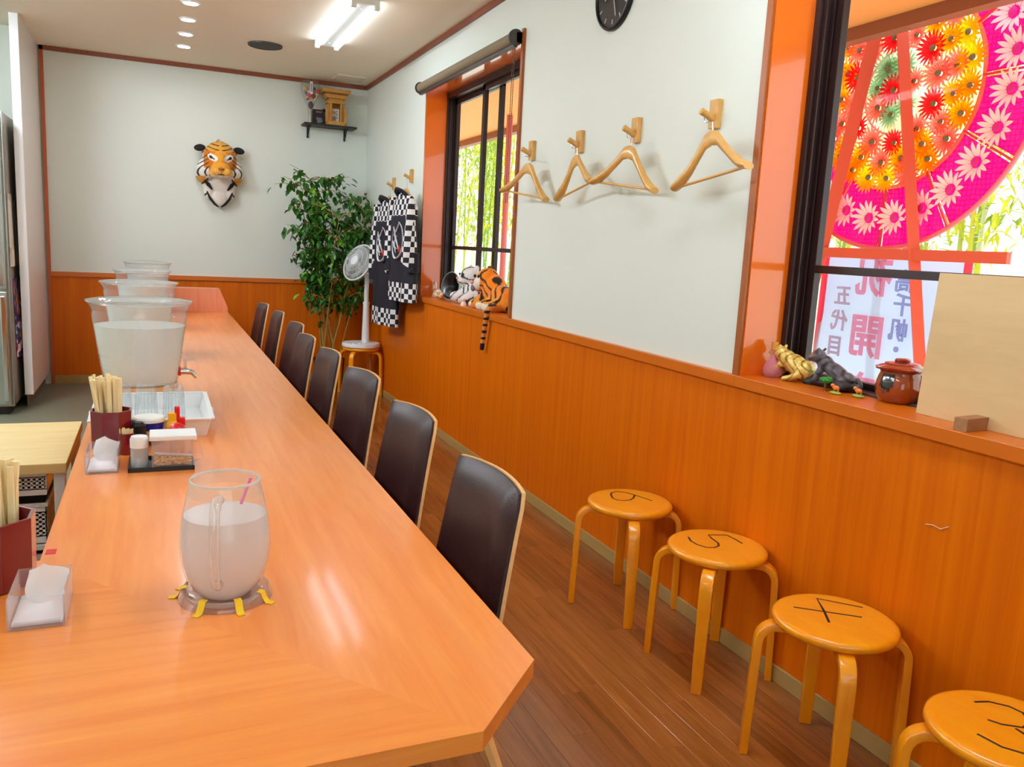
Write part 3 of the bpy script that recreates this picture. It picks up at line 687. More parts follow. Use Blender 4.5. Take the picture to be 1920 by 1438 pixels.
# ------------------------------------------------------------------ condiments
t = thing('toothpick_cup', 'dark red cup packed with toothpicks', 'cup', (-.092, 2.70, ZC))
obj('cup', MB().lathe([(0, 0), (.020, 0), (.022, .004), (.023, .066), (.020, .066), (.019, .006), (0, .006)], 24), Mlacq, t, smooth=40)
tp = MB(); rd = random.Random(4)
for k in range(70):
    a, q = rd.uniform(0, 2*PI), rd.uniform(0, .017)
    tp.cyl((q*.8*math.cos(a), q*.8*math.sin(a), .008), (q*1.25*math.cos(a), q*1.25*math.sin(a), .077+rd.uniform(-.003, .003)), .0011, n=5)
tpo = obj('toothpicks', tp, Mchop, t); tpo['kind'] = 'stuff'
tag(obj('condiment_tray', MB().prism([(-.086, -.067), (.086, -.067), (.086, .067), (-.086, .067)], 0, .004).box(-.088, -.084, -.069, .069, 0, .013).box(.084, .088, -.069, .069, 0, .013).box(-.086, .086, -.069, -.065, 0, .013).box(-.086, .086, .065, .069, 0, .013), Mblack, loc=(.006, 2.545, ZC)), 'small black condiment tray with a shaker and a garlic box', 'tray')
t = thing('salt_shaker', 'white capped clear shaker on the black tray', 'shaker', (-.052, 2.52, ZC+.004))
obj('jar', MB().lathe([(0, 0), (.022, 0), (.0235, .003), (.0235, .062), (.022, .062), (.022, .004), (0, .004)], 28), clear('frosted_shaker', (246, 248, 250), .1, .3, edge=.3), t, smooth=40)
obj('powder', MB().lathe([(0, .004), (.021, .004), (.021, .022), (0, .024)], 24), mat('white_powder', (240, 240, 240), .9), t, smooth=40)
obj('cap', MB().lathe([(.0245, .060), (.0245, .084), (.021, .092), (0, .094)], 28), Mwhite, t, smooth=40)
t = thing('garlic_box', 'clear handled box of fried garlic chips on the black tray', 'box', (.035, 2.53, ZC+.004))
gb = MB(); w = .0022
gb.box(-.055, -.055+w, -.045, .045, 0, .083).box(.055-w, .055, -.045, .045, 0, .083).box(-.055, .055, -.045, -.045+w, 0, .083).box(-.055, .055, .045-w, .045, 0, .083).box(-.055, .055, -.045, .045, 0, w)
obj('case', gb, Macryl, t, bevel=.0005, seg=1)
obj('lid', MB().box(-.060, .066, -.048, .048, .083, .097), Mwhite, t, bevel=.003)
obj('handle', MB().tube([(.055, -.01, .072), (.074, -.012, .070), (.084, -.014, .022), (.079, -.014, .016), (.055, -.01, .012)], .0032, 8), Macryl, t, smooth=True)
gm = MB(); rd = random.Random(8)
for k in range(240):
    M_ = Matrix.Translation((rd.uniform(-.048, .048), rd.uniform(-.039, .039), rd.uniform(.006, .028))) @ Matrix.Rotation(rd.uniform(0, 6), 4, 'Z') @ Matrix.Rotation(rd.uniform(0, 3), 4, 'X')
    gm.box(-.004, .004, -.003, .003, -.0012, .0012, M_)
go = obj('garlic_chips', gm, mat('fried_garlic', (255, 190, 90), .7, var=.35, vscale=60), t); go['kind'] = 'stuff'
obj('scoop', MB().box(-.05, .052, -.008, .008, .030, .033, Matrix.Rotation(.10, 4, 'Y')), Mwhite, t, bevel=.001)
t = thing('paste_tub', 'round tub with blue band and white lid behind the tray', 'tub', (-.03, 2.83, ZC))
obj('tub', MB().lathe([(0, 0), (.040, 0), (.047, .075), (.044, .075), (0, .07)], 36), mat('dark_printed_tub', (96, 52, 40), .4, var=.5, vscale=30), t, smooth=40)
obj('blue_band', MB().lathe([(.0458, .052), (.0474, .072), (.0479, .072), (.0464, .052)], 36), mat('cobalt_band', (24, 34, 150), .35), t, smooth=40)
obj('label_patch', MB().grid(lambda u, v: (.0452*math.cos(-2.4+1.3*u), .0452*math.sin(-2.4+1.3*u), .016+.032*v), 8, 2, .0008), mat('cream_label', (216, 190, 150), .5, var=.3, vscale=50), t, smooth=True)
obj('lid', MB().lathe([(0, .09), (.046, .088), (.051, .083), (.051, .074), (0, .074)], 36), mat('white_lid', (238, 240, 232), .4), t, smooth=40)
t = thing('mustard_bottle', 'yellow squeeze bottle with a red flip cap', 'bottle', (.043, 2.80, ZC))
Mmust = mat('mustard_yellow', (252, 178, 16), .35)
obj('body', MB().tube([(0, 0, 0), (0, 0, .006), (0, 0, .045), (0, 0, .068), (0, 0, .078)], [.024, .026, .026, .022, .014], 20), Mmust, t, smooth=40)
obj('shoulder', MB().box(-.016, .010, -.012, .012, .07, .104), Mmust, t, bevel=.003)
obj('cap', MB().box(.004, .020, -.009, .009, .072, .124).box(.012, .036, -.012, .012, .062, .088), Mred, t, bevel=.003)
t = thing('red_capped_jar', 'small jar with a domed red cap beside the mustard', 'jar', (.052, 2.70, ZC))
obj('jar', MB().lathe([(0, 0), (.021, 0), (.023, .004), (.023, .06), (0, .06)], 24), mat('amber_jar', (206, 150, 90), .3), t, smooth=40)
obj('cap', MB().lathe([(.0275, .058), (.0275, .070), (.021, .084), (.008, .091), (0, .092)], 28), Mred, t, smooth=40)
tag(obj('black_tin', MB().lathe([(0, 0), (.020, 0), (.022, .004), (.022, .074), (.012, .084), (0, .084)], 22), Mblack, loc=(-.058, 2.765, ZC), smooth=40), 'small black tin tucked behind the red chopstick holder', 'tin')
# white basket of tumblers
t = thing('tumbler_basket', 'white plastic basket holding upturned tumblers', 'basket', (-.018, 3.14, ZC))
bk = MB(); aa, bb = .165, .23
def wallq(p, q, r, s, th): 
    n = (Vector(q)-Vector(p)).cross(Vector(s)-Vector(p)).normalized()*th
    bk.add([p, q, r, s]+[tuple(Vector(v)+n) for v in (p, q, r, s)], [(0, 1, 2, 3), (7, 6, 5, 4), (0, 4, 5, 1), (1, 5, 6, 2), (2, 6, 7, 3), (3, 7, 4, 0)])
c0 = [(-aa, -bb, 0), (aa, -bb, 0), (aa, bb, 0), (-aa, bb, 0)]; c1 = [(x*1.1, y*1.06, .062) for x, y, _ in c0]
for i in range(4): wallq(c0[i], c0[(i+1) % 4], c1[(i+1) % 4], c1[i], .003)
bk.box(-aa, aa, -bb, bb, 0, .003)
bk.box(-aa*1.1-.012, -aa*1.1+.004, -bb*1.06, bb*1.06, .058, .064).box(aa*1.1-.004, aa*1.1+.012, -bb*1.06, bb*1.06, .058, .064).box(-aa*1.1, aa*1.1, -bb*1.06-.01, -bb*1.06+.003, .058, .064).box(-aa*1.1, aa*1.1, bb*1.06-.003, bb*1.06+.01, .058, .064)
obj('tray', bk, Mwhite, t, bevel=.001, seg=1)
for s in (-1, 1): obj('grip', MB().strip([(s*aa*1.14, -.07, .060), (s*aa*1.2, -.06, .056), (s*aa*1.22, -.05, .03)], .05, .003, (0, 1, 0)), Mwhite, t)
def tumbler_me():
    mb = MB(); n = 24
    def rf(k, r): return r*(1+(.022 if k % 2 else -.022))
    rows = [(.039, 0), (.039, .020), (.037, .023), (.0345, .062), (.033, .108), (.029, .116), (0, .117)]
    return mesh_of(mb.lathe([(r, z) for r, z in rows], 40), 'tumbler', smooth=50)
tm = tumbler_me(); tm.materials.append(Mglassware)
ribs = MB()
for k in range(18):
    a = 2*PI*k/18; ribs.tube([(.0372*math.cos(a), .0372*math.sin(a), .024), (.0338*math.cos(a), .0338*math.sin(a), .104)], .0012, 5)
ribm = mesh_of(ribs, 'ribs'); ribm.materials.append(Macryl)
for x, y, l in ((-.125, 3.12, 'upturned ribbed tumbler half behind the chopsticks'), (-.04, 3.11, 'upturned ribbed tumbler behind the blue banded tub'), (.052, 3.12, 'upturned ribbed tumbler behind the mustard bottle'), (-.125, 3.24, 'rear row upturned tumbler on the kitchen side of the basket'), (-.04, 3.24, 'rear row upturned tumbler in the middle of the basket'), (.052, 3.24, 'rear row upturned tumbler on the chair side of the basket')):
    t = thing('tumbler', l, 'glass', (x, y, ZC+.003), group='upturned tumblers in the basket')
    obj('glass', tm, None, t); obj('ribs', ribm, None, t)

# ------------------------------------------------------------------ kitchen side: wagon, refrigerator, tall panel
t = thing('kitchen_wagon', 'low wagon with a pale wood top and white legs behind the counter', 'wagon', (0, 0, 0))
obj('top', MB().box(-.92, -.284, 3.01, 3.67, .585, .62), wood('pale_yellow_board', (216, 186, 120), (230, 202, 138), (1, 8, 8), .5), t, bevel=.003)
for x in (-.90, -.326):
    for y in (3.03, 3.61): obj('leg', MB().box(x, x+.036, y, y+.036, 0, .586), mat('white_painted_metal', (222, 232, 236), .4), t, bevel=.005)
for z in (.05, .31): obj('shelf', MB().box(-.87, -.32, 3.05, 3.63, z, z+.015), mat('white_painted_metal', (222, 232, 236), .4), t)
def basket(z0, z1, zh0, zh1, nz, label):
    b = thing('mesh_basket', label, 'basket', (-.6, 3.34, z0))
    h = z1-z0; a, bb = .245, .27
    def panel(n, zz0, zz1, nzz, half, place):
        """panel with rows of square holes, as a lattice of bars"""
        mb = MB(); th = .003
        mb.box(-half, half, 0, th, 0, zz0).box(-half, half, 0, th, zz1, h)
        px = 2*half/n; pz = (zz1-zz0)/nzz
        for k in range(n+1): mb.box(max(-half, -half+px*k-px*.26), min(half, -half+px*k+px*.26), 0, th, zz0, zz1)
        for k in range(nzz+1): mb.box(-half, half, 0, th, max(0, zz0+pz*k-pz*.26), min(h, zz0+pz*k+pz*.26))
        o = obj('side', mb, mat('white_basket_plastic', (226, 230, 228), .45), b); o.location, o.rotation_euler = place
    panel(26, zh0, zh1, nz, a, ((0, -bb, 0), (0, 0, 0))); panel(26, zh0, zh1, nz, a, ((0, bb-.003, 0), (0, 0, 0)))
    panel(28, zh0, zh1, nz, bb, ((a, 0, 0), (0, 0, PI/2))); panel(28, zh0, zh1, nz, bb, ((-a+.003, 0, 0), (0, 0, PI/2)))
    obj('bottom', MB().box(-a, a, -bb, bb, 0, .003), mat('white_basket_plastic', (226, 230, 228), .45), b)
    obj('dark_contents', MB().box(-a+.02, a-.02, -bb+.02, bb-.02, .003, h*.8), mat('dark_goods', (34, 34, 36), .7), b)
    obj('rim', MB().box(-a-.006, a+.006, -bb-.006, -bb+.004, h-.012, h).box(-a-.006, a+.006, bb-.004, bb+.006, h-.012, h).box(-a-.006, -a+.004, -bb, bb, h-.012, h).box(a-.004, a+.006, -bb, bb, h-.012, h), mat('white_basket_plastic', (226, 230, 228), .45), b)
basket(.325, .47, .03, .11, 5, 'white perforated basket on the middle shelf of the wagon')
basket(.065, .29, .05, .19, 9, 'white perforated basket on the bottom shelf of the wagon')
t = thing('drawer_basket', 'white perforated tray hung under the wagon top', 'basket', (-.6, 3.34, .50))
mb = MB(); hx = .25
mb.box(-hx, hx, -.28, -.277, 0, .022).box(-hx, hx, -.28, -.277, .062, .085)
for k in range(31): mb.box(-hx+.0163*k-.004, min(hx, -hx+.0163*k+.004), -.28, -.277, .022, .062)
for k in range(4): mb.box(-hx, hx, -.28, -.277, .019+.0135*k, .024+.0135*k)
obj('front', mb, Mwhite, t); obj('tray', MB().box(-hx, hx, -.277, .26, 0, .004).box(-hx, -hx+.004, -.277, .26, 0, .085).box(hx-.004, hx, -.277, .26, 0, .085), Mwhite, t)
obj('dark_contents', MB().box(-hx+.02, hx-.02, -.262, .22, .004, .07), mat('dark_goods', (34, 34, 36), .7), t)

t = thing('refrigerator', 'tall stainless steel refrigerator with notices on its side', 'refrigerator', (-1.37, 7.23, 0))
obj('body', MB().box(-.39, .395, -.33, .36, .06, 2.16), mat('brushed_steel_side', (196, 188, 174), .35, metal=.35, var=.04), t, bevel=.004)
obj('plinth', MB().box(-.36, .36, -.31, .33, 0, .06), Mblack, t)
dm = mat('steel_door', (178, 186, 176), .3, metal=.85)
for z0, z1 in ((.08, .905), (.92, 1.83), (1.845, 2.15)):
    d = obj('door', MB().box(-.385, .385, -.372, -.33, z0, z1), dm, t, bevel=.006)
    if z0 < 1.5: obj('handle', MB().box(.345, .375, -.398, -.37, z0+.03, z1-.03), Mchrome, d, bevel=.005)
obj('corner_strip', MB().box(.388, .398, -.33, -.27, .06, 2.16), Msteel, t)
def sheet(name, y0, y1, z0, z1, m, label, cat, curl=.01, slant=0, x=-.972):
    return tag(obj(name, MB().grid(lambda u, v: (x+.002+curl*math.sin(PI*u)*(1-v), y0+(y1-y0)*u+slant*(1-v), z0+(z1-z0)*v), 10, 10, .0012), m, smooth=True), label, cat)
def print_mat(name, base, inks, scale):
    if name in MATS: return MATS[name]
    m, nt, b = _new(name); tc = nt.nodes.new('ShaderNodeTexCoord'); n = nt.nodes.new('ShaderNodeTexVoronoi'); n.inputs['Scale'].default_value = scale
    nt.links.new(tc.outputs['Object'], n.inputs['Vector'])
    cr = nt.nodes.new('ShaderNodeValToRGB'); cr.color_ramp.interpolation = 'CONSTANT'
    sp = nt.nodes.new('ShaderNodeSeparateColor'); nt.links.new(n.outputs['Color'], sp.inputs[0]); nt.links.new(sp.outputs[0], cr.inputs[0])
    cr.color_ramp.elements[0].color = lin(base); cr.color_ramp.elements[0].position = 0; cr.color_ramp.elements[1].position = .45; cr.color_ramp.elements[1].color = lin(inks[0])
    for k, c in enumerate(inks[1:]):
        e = cr.color_ramp.elements.new(.6+.35*k/max(1, len(inks)-1)); e.color = lin(c)
    nt.links.new(cr.outputs[0], b.inputs['Base Color']); b.inputs['Roughness'].default_value = .5; MATS[name] = m; return m
sheet('wall_calendar', 6.97, 7.20, 1.08, 1.60, print_mat('calendar_print', (226, 222, 206), [(206, 196, 176), (214, 190, 168), (190, 178, 160)], 5), 'pale calendar page hanging on the refrigerator side', 'calendar')
sheet('notice_sheet', 7.26, 7.50, 1.08, 1.56, print_mat('notice_print', (214, 204, 186), [(214, 160, 140), (220, 196, 170), (180, 150, 130)], 6), 'reddish printed notice beside the calendar', 'notice')
sheet('plastic_pouch', 7.08, 7.42, .40, .99, print_mat('pouch_print', (226, 214, 222), [(150, 60, 110), (90, 40, 90), (240, 160, 40), (60, 70, 140)], 22), 'colourful printed plastic pouch hanging on the refrigerator side', 'pouch', .05, .02)
t = thing('tall_panel', 'white full height side panel beside the refrigerator', 'panel', (-.91, 7.66, 0))
obj('panel', MB().box(-.02, .03, -.50, .56, .105, ZT), mat('white_melamine', (232, 226, 218), .4), t)
obj('front_edge', MB().box(-.024, .034, -.53, -.50, .105, ZT), mat('bright_white_edge', (244, 244, 242), .35), t, bevel=.003)
obj('kick_base', MB().box(-.02, -.005, -.46, .56, 0, .105), mat('grey_kick', (126, 122, 108), .5), t)
struct('wall_kitchen', MB().box(-2.6, -.94, 7.62, YB, 2.18, ZT).box(-2.6, -.94, 7.64, YB, 0, 2.18), Mwall, 'white wall behind the refrigerator')

# ------------------------------------------------------------------ hooks and hangers
def hook(y, z, label):
    t = thing('coat_hook', label, 'hook', (XW, y, z), group='wooden wall hooks')
    obj('plate', MB().box(-.022, 0, -.026, .026, -.052, .052), Mhang, t, bevel=.003)
    obj('peg', MB().tube([(-.02, 0, -.02), (-.045, .004, -.006), (-.07, .006, .006)], [.0125, .012, .0135], 14), Mhang, t, smooth=50)
    return t
HK = [(4.247, 1.933), (3.686, 1.928), (3.167, 1.927), (2.615, 1.926), (7.126, 1.896), (6.592, 1.933)]
HL = ['wooden wall hook beside the far window casing', 'wooden wall hook, second from the far window', 'wooden wall hook, third from the far window', 'wooden wall hook nearest the wreath window', 'wooden wall hook holding the longer hanging coat', 'wooden wall hook holding the shorter hanging coat']
for (y, z), l in zip(HK, HL): hook(y, z, l)
def hanger(y, z, xo, yc, ang, tilt, label, zc=1.835, group='empty coat hangers'):
    """contoured wooden hanger; local y runs along it, x points away from the wall"""
    t = thing('coat_hanger', label, 'hanger', (XW-xo, yc, zc), math.radians(ang), group); t.rotation_euler = (math.radians(tilt), 0, math.radians(ang))
    arm = [(0, -.012), (.035, -.020), (.08, -.062), (.13, -.106), (.18, -.138), (.218, -.152)]
    for s in (1, -1):
        P_ = [(-.0, s*a*.93, b) for a, b in arm]
        hts = [.056, .054, .044, .040, .038, .028]; ths = [.020, .021, .024, .032, .046, .046]
        mb = MB(); vs = []; n = 10
        for (x_, y_, z_), h_, th_ in zip(P_, hts, ths):
            for k in range(n):
                q = 2*PI*k/n; vs.append((-th_*.35+math.cos(q)*th_/2, y_, z_+math.sin(q)*h_/2))
        fs = [(i*n+k, i*n+(k+1) % n, (i+1)*n+(k+1) % n, (i+1)*n+k) for i in range(5) for k in range(n)]+[tuple(range(n)), tuple(50+k for k in range(n))]
        mb.add(vs, fs); obj('arm', mb, Mhang, t, smooth=60)
    obj('trouser_bar', MB().cyl((-.006, -.192, -.150), (-.006, .192, -.150), .0055, n=10), Mhang, t, smooth=True)
    # hook wire reaches the peg
    Mi = (Matrix.Translation(t.location) @ t.rotation_euler.to_matrix().to_4x4()).inverted()
    pk = Vector((XW-.045, y+.004, z-.022))
    pts = [Mi @ (pk+Vector(v)) for v in ((.0, -.012, .012), (.0, -.004, .028), (.0, .010, .026), (0, .016, .010), (0, .010, -.010))]+[Vector((0, 0, .045)), Vector((0, 0, .0))]
    obj('wire_hook', MB().tube(pts, .0018, 6), Mchrome, t, smooth=True)
    return t
hanger(*HK[0], .085, 4.10, 12, 8, 'empty wooden hanger overlapping the far window')
hanger(*HK[1], .085, 3.56, -4, -9, 'empty wooden hanger turned edge on, second from the far window')
hanger(*HK[2], .08, 3.085, 10, 7, 'empty wooden hanger, third from the far window')
hanger(*HK[3], .09, 2.51, 2, -8, 'empty wooden hanger nearest the wreath window')

# ------------------------------------------------------------------ festival coats
def coat_mat(name, zlo, zyoke, sleeve=False):
    if name in MATS: return MATS[name]
    m, nt, b = _new(name)
    tc = nt.nodes.new('ShaderNodeTexCoord'); sp = nt.nodes.new('ShaderNodeSeparateXYZ'); nt.links.new(tc.outputs['Object'], sp.inputs[0])
    cb = nt.nodes.new('ShaderNodeCombineXYZ'); nt.links.new(sp.outputs['X'], cb.inputs[0]); nt.links.new(sp.outputs['Z'], cb.inputs[1]); cb.inputs[2].default_value = .013
    ck = nt.nodes.new('ShaderNodeTexChecker'); ck.inputs['Scale'].default_value = 25; ck.inputs['Color1'].default_value = lin((232, 232, 232)); ck.inputs['Color2'].default_value = lin((16, 16, 24))
    nt.links.new(cb.outputs[0], ck.inputs['Vector'])
    def cmp(op, val):
        n = nt.nodes.new('ShaderNodeMath'); n.operation = op; nt.links.new(sp.outputs['Z'], n.inputs[0]); n.inputs[1].default_value = val; return n
    lo = cmp('LESS_THAN', zlo); hi = cmp('GREATER_THAN', zyoke)
    mxm = nt.nodes.new('ShaderNodeMath'); mxm.operation = 'MAXIMUM'; nt.links.new(lo.outputs[0], mxm.inputs[0]); nt.links.new(hi.outputs[0], mxm.inputs[1])
    mix = nt.nodes.new('ShaderNodeMix'); mix.data_type = 'RGBA'
    if sleeve: mix.inputs[0].default_value = 1
    else: nt.links.new(mxm.outputs[0], mix.inputs[0])
    mix.inputs['A'].default_value = lin((20, 20, 34)); nt.links.new(ck.outputs[0], mix.inputs['B'])
    nt.links.new(mix.outputs['Result'], b.inputs['Base Color']); b.inputs['Roughness'].default_value = .8
    MATS[name] = m; return m
Mnavy = mat('navy_cotton', (18, 18, 32), .8)
def coat(y, z, ln, yc, ang, label, seed, hooki):
    hanger(*HK[hooki], .11, yc, 8, 0, 'wooden hanger inside the %s coat' % ('longer' if hooki == 4 else 'shorter'), z-.045, 'hangers holding coats')
    t = thing('festival_coat', label, 'coat', (XW-.125, yc, z), math.radians(90+ang), 'hanging checkered coats')
    hem = -ln
    rd = random.Random(seed); ph = rd.uniform(0, 6)
    mb = MB(); n = 48; rows = 26; vs = []
    for i in range(rows+1):
        v = i/rows; zz = -.085+(hem+.085)*v
        hw_ = .06+.165*min(1, v*9)**.6 if v < .11 else .225+.025*v
        dp = .035+.02*min(1, v*4)
        for k in range(n):
            q = 2*PI*k/n
            fold = .010*v*math.sin(7*q+ph+2*v)+.005*v*math.sin(13*q)
            vs.append((hw_*math.copysign(abs(math.cos(q))**.8, math.cos(q)), (dp+fold)*math.sin(q), zz+.02*(v < .11)*(1-abs(math.cos(q)))))
    fs = [(i*n+k, i*n+(k+1) % n, (i+1)*n+(k+1) % n, (i+1)*n+k) for i in range(rows) for k in range(n)]
    mb.add(vs, fs)
    obj('body', mb, coat_mat('coat_cloth_%d' % seed, hem+.145, -.245), t, smooth=60)
    for s in (-1, 1):
        sl_ = MB(); vs = []; n2 = 20; R_ = 14
        for i in range(R_+1):
            v = i/R_
            cx_ = s*(.195+.035*min(1, v*3)); cz = -.10-.50*v*(ln/.9)**.5; hw2 = .045+.016*v; d2 = .03+.028*v
            for k in range(n2):
                q = 2*PI*k/n2; vs.append((cx_+hw2*math.cos(q), .035*(s < 0)+.01+d2*math.sin(q)+.006*math.sin(3*q+4*v), cz+.04*math.cos(q)*s*-1*v))
        fs = [(i*n2+k, i*n2+(k+1) % n2, (i+1)*n2+(k+1) % n2, (i+1)*n2+k) for i in range(R_) for k in range(n2)]
        sl_.add(vs, fs); so_ = obj('sleeve', sl_, coat_mat('sleeve_cloth', 0, 0, True), t, smooth=60)
        lin_ = MB().lathe([(.062, -.60*(ln/.9)**.5-.10), (.058, -.55*(ln/.9)**.5)], 18, Matrix.Translation((s*.228, .012, .03)) @ Matrix.Diagonal((1, .8, 1, 1)))
        obj('cuff', lin_, Mnavy, so_, smooth=True)
    obj('collar', MB().tube([(-.075, .0, -.105), (-.05, .045, -.06), (0, .06, -.045), (.05, .045, -.06), (.075, 0, -.105)], .026, 10, flat=.6), Mnavy, t, smooth=True)
    obj('neck_band', MB().tube([(-.075, -.02, -.10), (-.045, -.05, -.20), (-.02, -.06, -.42), (-.02, -.065, hem+.02)], .022, 8, flat=.4), Mnavy, t, smooth=True)
    # brushed white crest with a red seal on the cloth, facing the room
    cr = MB(); yy = .066
    ring = [(.105*math.cos(q)+.0, yy-.12*abs(math.cos(q))*.16, -.43+.145*math.sin(q)) for q in [1.9+5.0*k/26 for k in range(27)]]
    cr.tube(ring, [.004+.009*math.sin(PI*k/26) for k in range(27)], 8, flat=.5)
    for a in (((-.06, -.30), (-.01, -.36), (.05, -.40)), ((.05, -.33), (.0, -.42), (-.055, -.50)), ((-.02, -.40), (.03, -.46), (.0, -.53)), ((.06, -.44), (.02, -.49), (-.02, -.50))):
        cr.tube([(x, yy, zz) for x, zz in a], [.004, .010, .004], 8, flat=.5)
    obj('crest', cr, mat('white_crest', (228, 228, 230), .7), t, smooth=True)
    obj('red_seal', MB().ell((-.055, yy-.006, -.50), (.022, .007, .028), 12, 8), mat('red_seal', (200, 30, 24), .7), t, smooth=True)
coat(7.126, 1.81, 1.105, 6.86, 8, 'navy festival coat with checkered trim, longer one beside the tree', 3, 4)
coat(6.592, 1.85, .905, 6.36, 7, 'navy festival coat with checkered trim, shorter one beside the far window', 5, 5)

# ------------------------------------------------------------------ wall clock
t = thing('wall_clock', 'round black wall clock above the hangers', 'clock', (XW, 3.437, 2.553))
CM = Matrix.Rotation(-PI/2, 4, 'Y')
obj('rim', MB().lathe([(.150, .0), (.163, .0), (.165, .012), (.160, .022), (.152, .024), (.149, .016)], 56, CM), Mblack, t, smooth=50)
obj('face', MB().lathe([(0, .014), (.150, .014), (.150, 0), (0, 0)], 48, CM), mat('black_clock_face', (34, 34, 36), .3, var=.4, vscale=14), t)
mk = MB()
for k in range(12):
    a = 2*PI*k/12; M_ = CM @ Matrix.Rotation(a, 4, 'Z'); mk.box(.118, .138, -.003, .003, .0138, .0155, M_)
obj('hour_marks', mk, mat('grey_marks', (190, 188, 180), .5), t)
obj('hub', MB().lathe([(0, .024), (.022, .022), (.03, .014)], 24, CM), mat('hub_gold', (120, 108, 84), .35, metal=.6), t, smooth=True)
for ln_, a, w_ in ((.075, 1.9, .0035), (.115, 3.45, .0028)):
    obj('hand', MB().box(-.015, ln_, -w_, w_, .019, .021, CM @ Matrix.Rotation(a, 4, 'Z')), mat('silver_hand', (200, 200, 196), .3, metal=.5), t)
tag(obj('white_thread', MB().tube([(XW-.0095, 1.512, .722), (XW-.0105, 1.49, .727), (XW-.010, 1.465, .724), (XW-.0105, 1.442, .738)], .0014, 5), mat('thread', (236, 200, 170), .8)), 'short pale thread stuck on the wainscot', 'thread')

# ------------------------------------------------------------------ tiger head on the end wall
t = thing('tiger_trophy', 'plush tiger face trophy on the end wall', 'trophy', (.548, YB, 2.03))
mb = MB()
mb.ell((0, -.12, .02), (.150, .13, .165), 24, 16).ell((0, -.225, -.075), (.085, .085, .075), 20, 14).ell((0, -.20, .0), (.06, .08, .09), 16, 12)
for s in (-1, 1):
    mb.ell((s*.115, -.10, -.07), (.085, .08, .10), 16, 12).ell((s*.05, -.245, -.10), (.052, .055, .045), 14, 10).ell((s*.16, -.075, .115), (.045, .022, .038), 12, 10)
    mb.ell((s*.15, -.05, -.10), (.06, .05, .09), 12, 10).ell((s*.09, -.05, -.24), (.05, .045, .10), 12, 10)
mb.ell((0, -.055, -.14), (.165, .055, .17), 20, 14).ell((0, -.05, -.29), (.085, .048, .105), 16, 12).ell((0, -.03, 0), (.15, .03, .17), 16, 12)
def tigercol(c, n):
    x, y, z = abs(c.x), c.y, c.z
    OR, YE, WH, BK = (216, 124, 22), (226, 160, 60), (240, 234, 222), (30, 22, 18)
    # chin, cheeks, ruff and bib are white with dark bars
    if z < -.13 and y > -.20:
        if x > .10 and abs(math.sin((z+.9*x)*26)) > .97: return BK
        return WH if x < .12 or z < -.2 else YE
    if y < -.19 and z < -.128: return WH
    # patch over and under each eye
    ex, ez = x-.068, z-.03-.35*(x-.068)
    if (ex/.042)**2+(ez/.030)**2 < 1 and y < -.12: return WH
    # muzzle
    if y < -.235: return (232, 156, 40) if z > -.10 else (238, 190, 104)
    # bars on the cheek
    if x > .095 and z < .09:
        s_ = math.sin(x*105+12*math.sin(z*16))
        if s_ > .7: return BK
        return OR if z > -.06 and x < .14 else WH
    # forehead arches
    if z > .085:
        s_ = math.sin(z*150-x*x*500)
        if s_ > .72 and x > .012: return BK
        return YE
    if z > .03 and x < .035: return (190, 96, 22) if math.sin(z*160) > .3 else OR
    return OR
blob('head', mb, .0055, tigercol, Mfur, t, smooth_it=3)
for s in (-1, 1):
    e = obj('eye', MB().ell((s*.066, -.220, .026), (.034, .016, .017), 14, 10, Matrix.Rotation(s*-.5, 4, 'Y')), Mblack, t, smooth=True)
    obj('eye_rim', MB().tube([(s*.035, -.236, .008), (s*.06, -.238, .018), (s*.095, -.215, .045)], [.004, .006, .003], 6), Mblack, e, smooth=True)
    obj('ear', MB().ell((s*.168, -.09, .118), (.050, .016, .030), 14, 10, Matrix.Rotation(s*.15, 4, 'Y')), mat('black_ear', (22, 20, 20), .8), t, smooth=True)
    obj('whisker_pad', MB().ell((s*.04, -.292, -.092), (.040, .014, .032), 14, 10), mat('tan_pad', (226, 166, 70), .8), t, smooth=True)
    for k in range(3): obj('mark', MB().tube([(s*(.12+.02*k), -.175+.02*k, -.02-.03*k), (s*(.13+.02*k), -.16+.02*k, -.06-.03*k), (s*(.115+.02*k), -.165+.02*k, -.095-.02*k)], [.003, .008, .003], 6), mat('black_fur', (24, 20, 18), .9), t, smooth=True)
    obj('bib_edge', MB().tube([(s*.11, -.085, -.26), (s*.085, -.095, -.32), (s*.045, -.09, -.37), (s*.012, -.09, -.395)], [.006, .011, .011, .006], 8), mat('black_fur', (24, 20, 18), .9), t, smooth=True)
    obj('bib_edge', MB().tube([(s*.13, -.10, -.165), (s*.10, -.11, -.20), (s*.065, -.11, -.245)], [.008, .018, .006], 8), mat('black_fur', (24, 20, 18), .9), t, smooth=True)
obj('nose', MB().ell((0, -.305, -.072), (.026, .012, .014), 12, 8), mat('brown_nose', (150, 84, 40), .6), t, smooth=True)
obj('mouth', MB().tube([(-.055, -.285, -.118), (0, -.302, -.118), (.055, -.285, -.118)], .004, 6).tube([(0, -.304, -.085), (0, -.303, -.118)], .003, 6), Mblack, t, smooth=True)
obj('hanging_cord', MB().tube([(-.03, -.02, .17), (-.012, -.006, .205), (.0, -.004, .215), (.01, -.006, .2), (.02, -.02, .17)], .004, 6), mat('gold_cord', (206, 172, 84), .7), t, smooth=True)

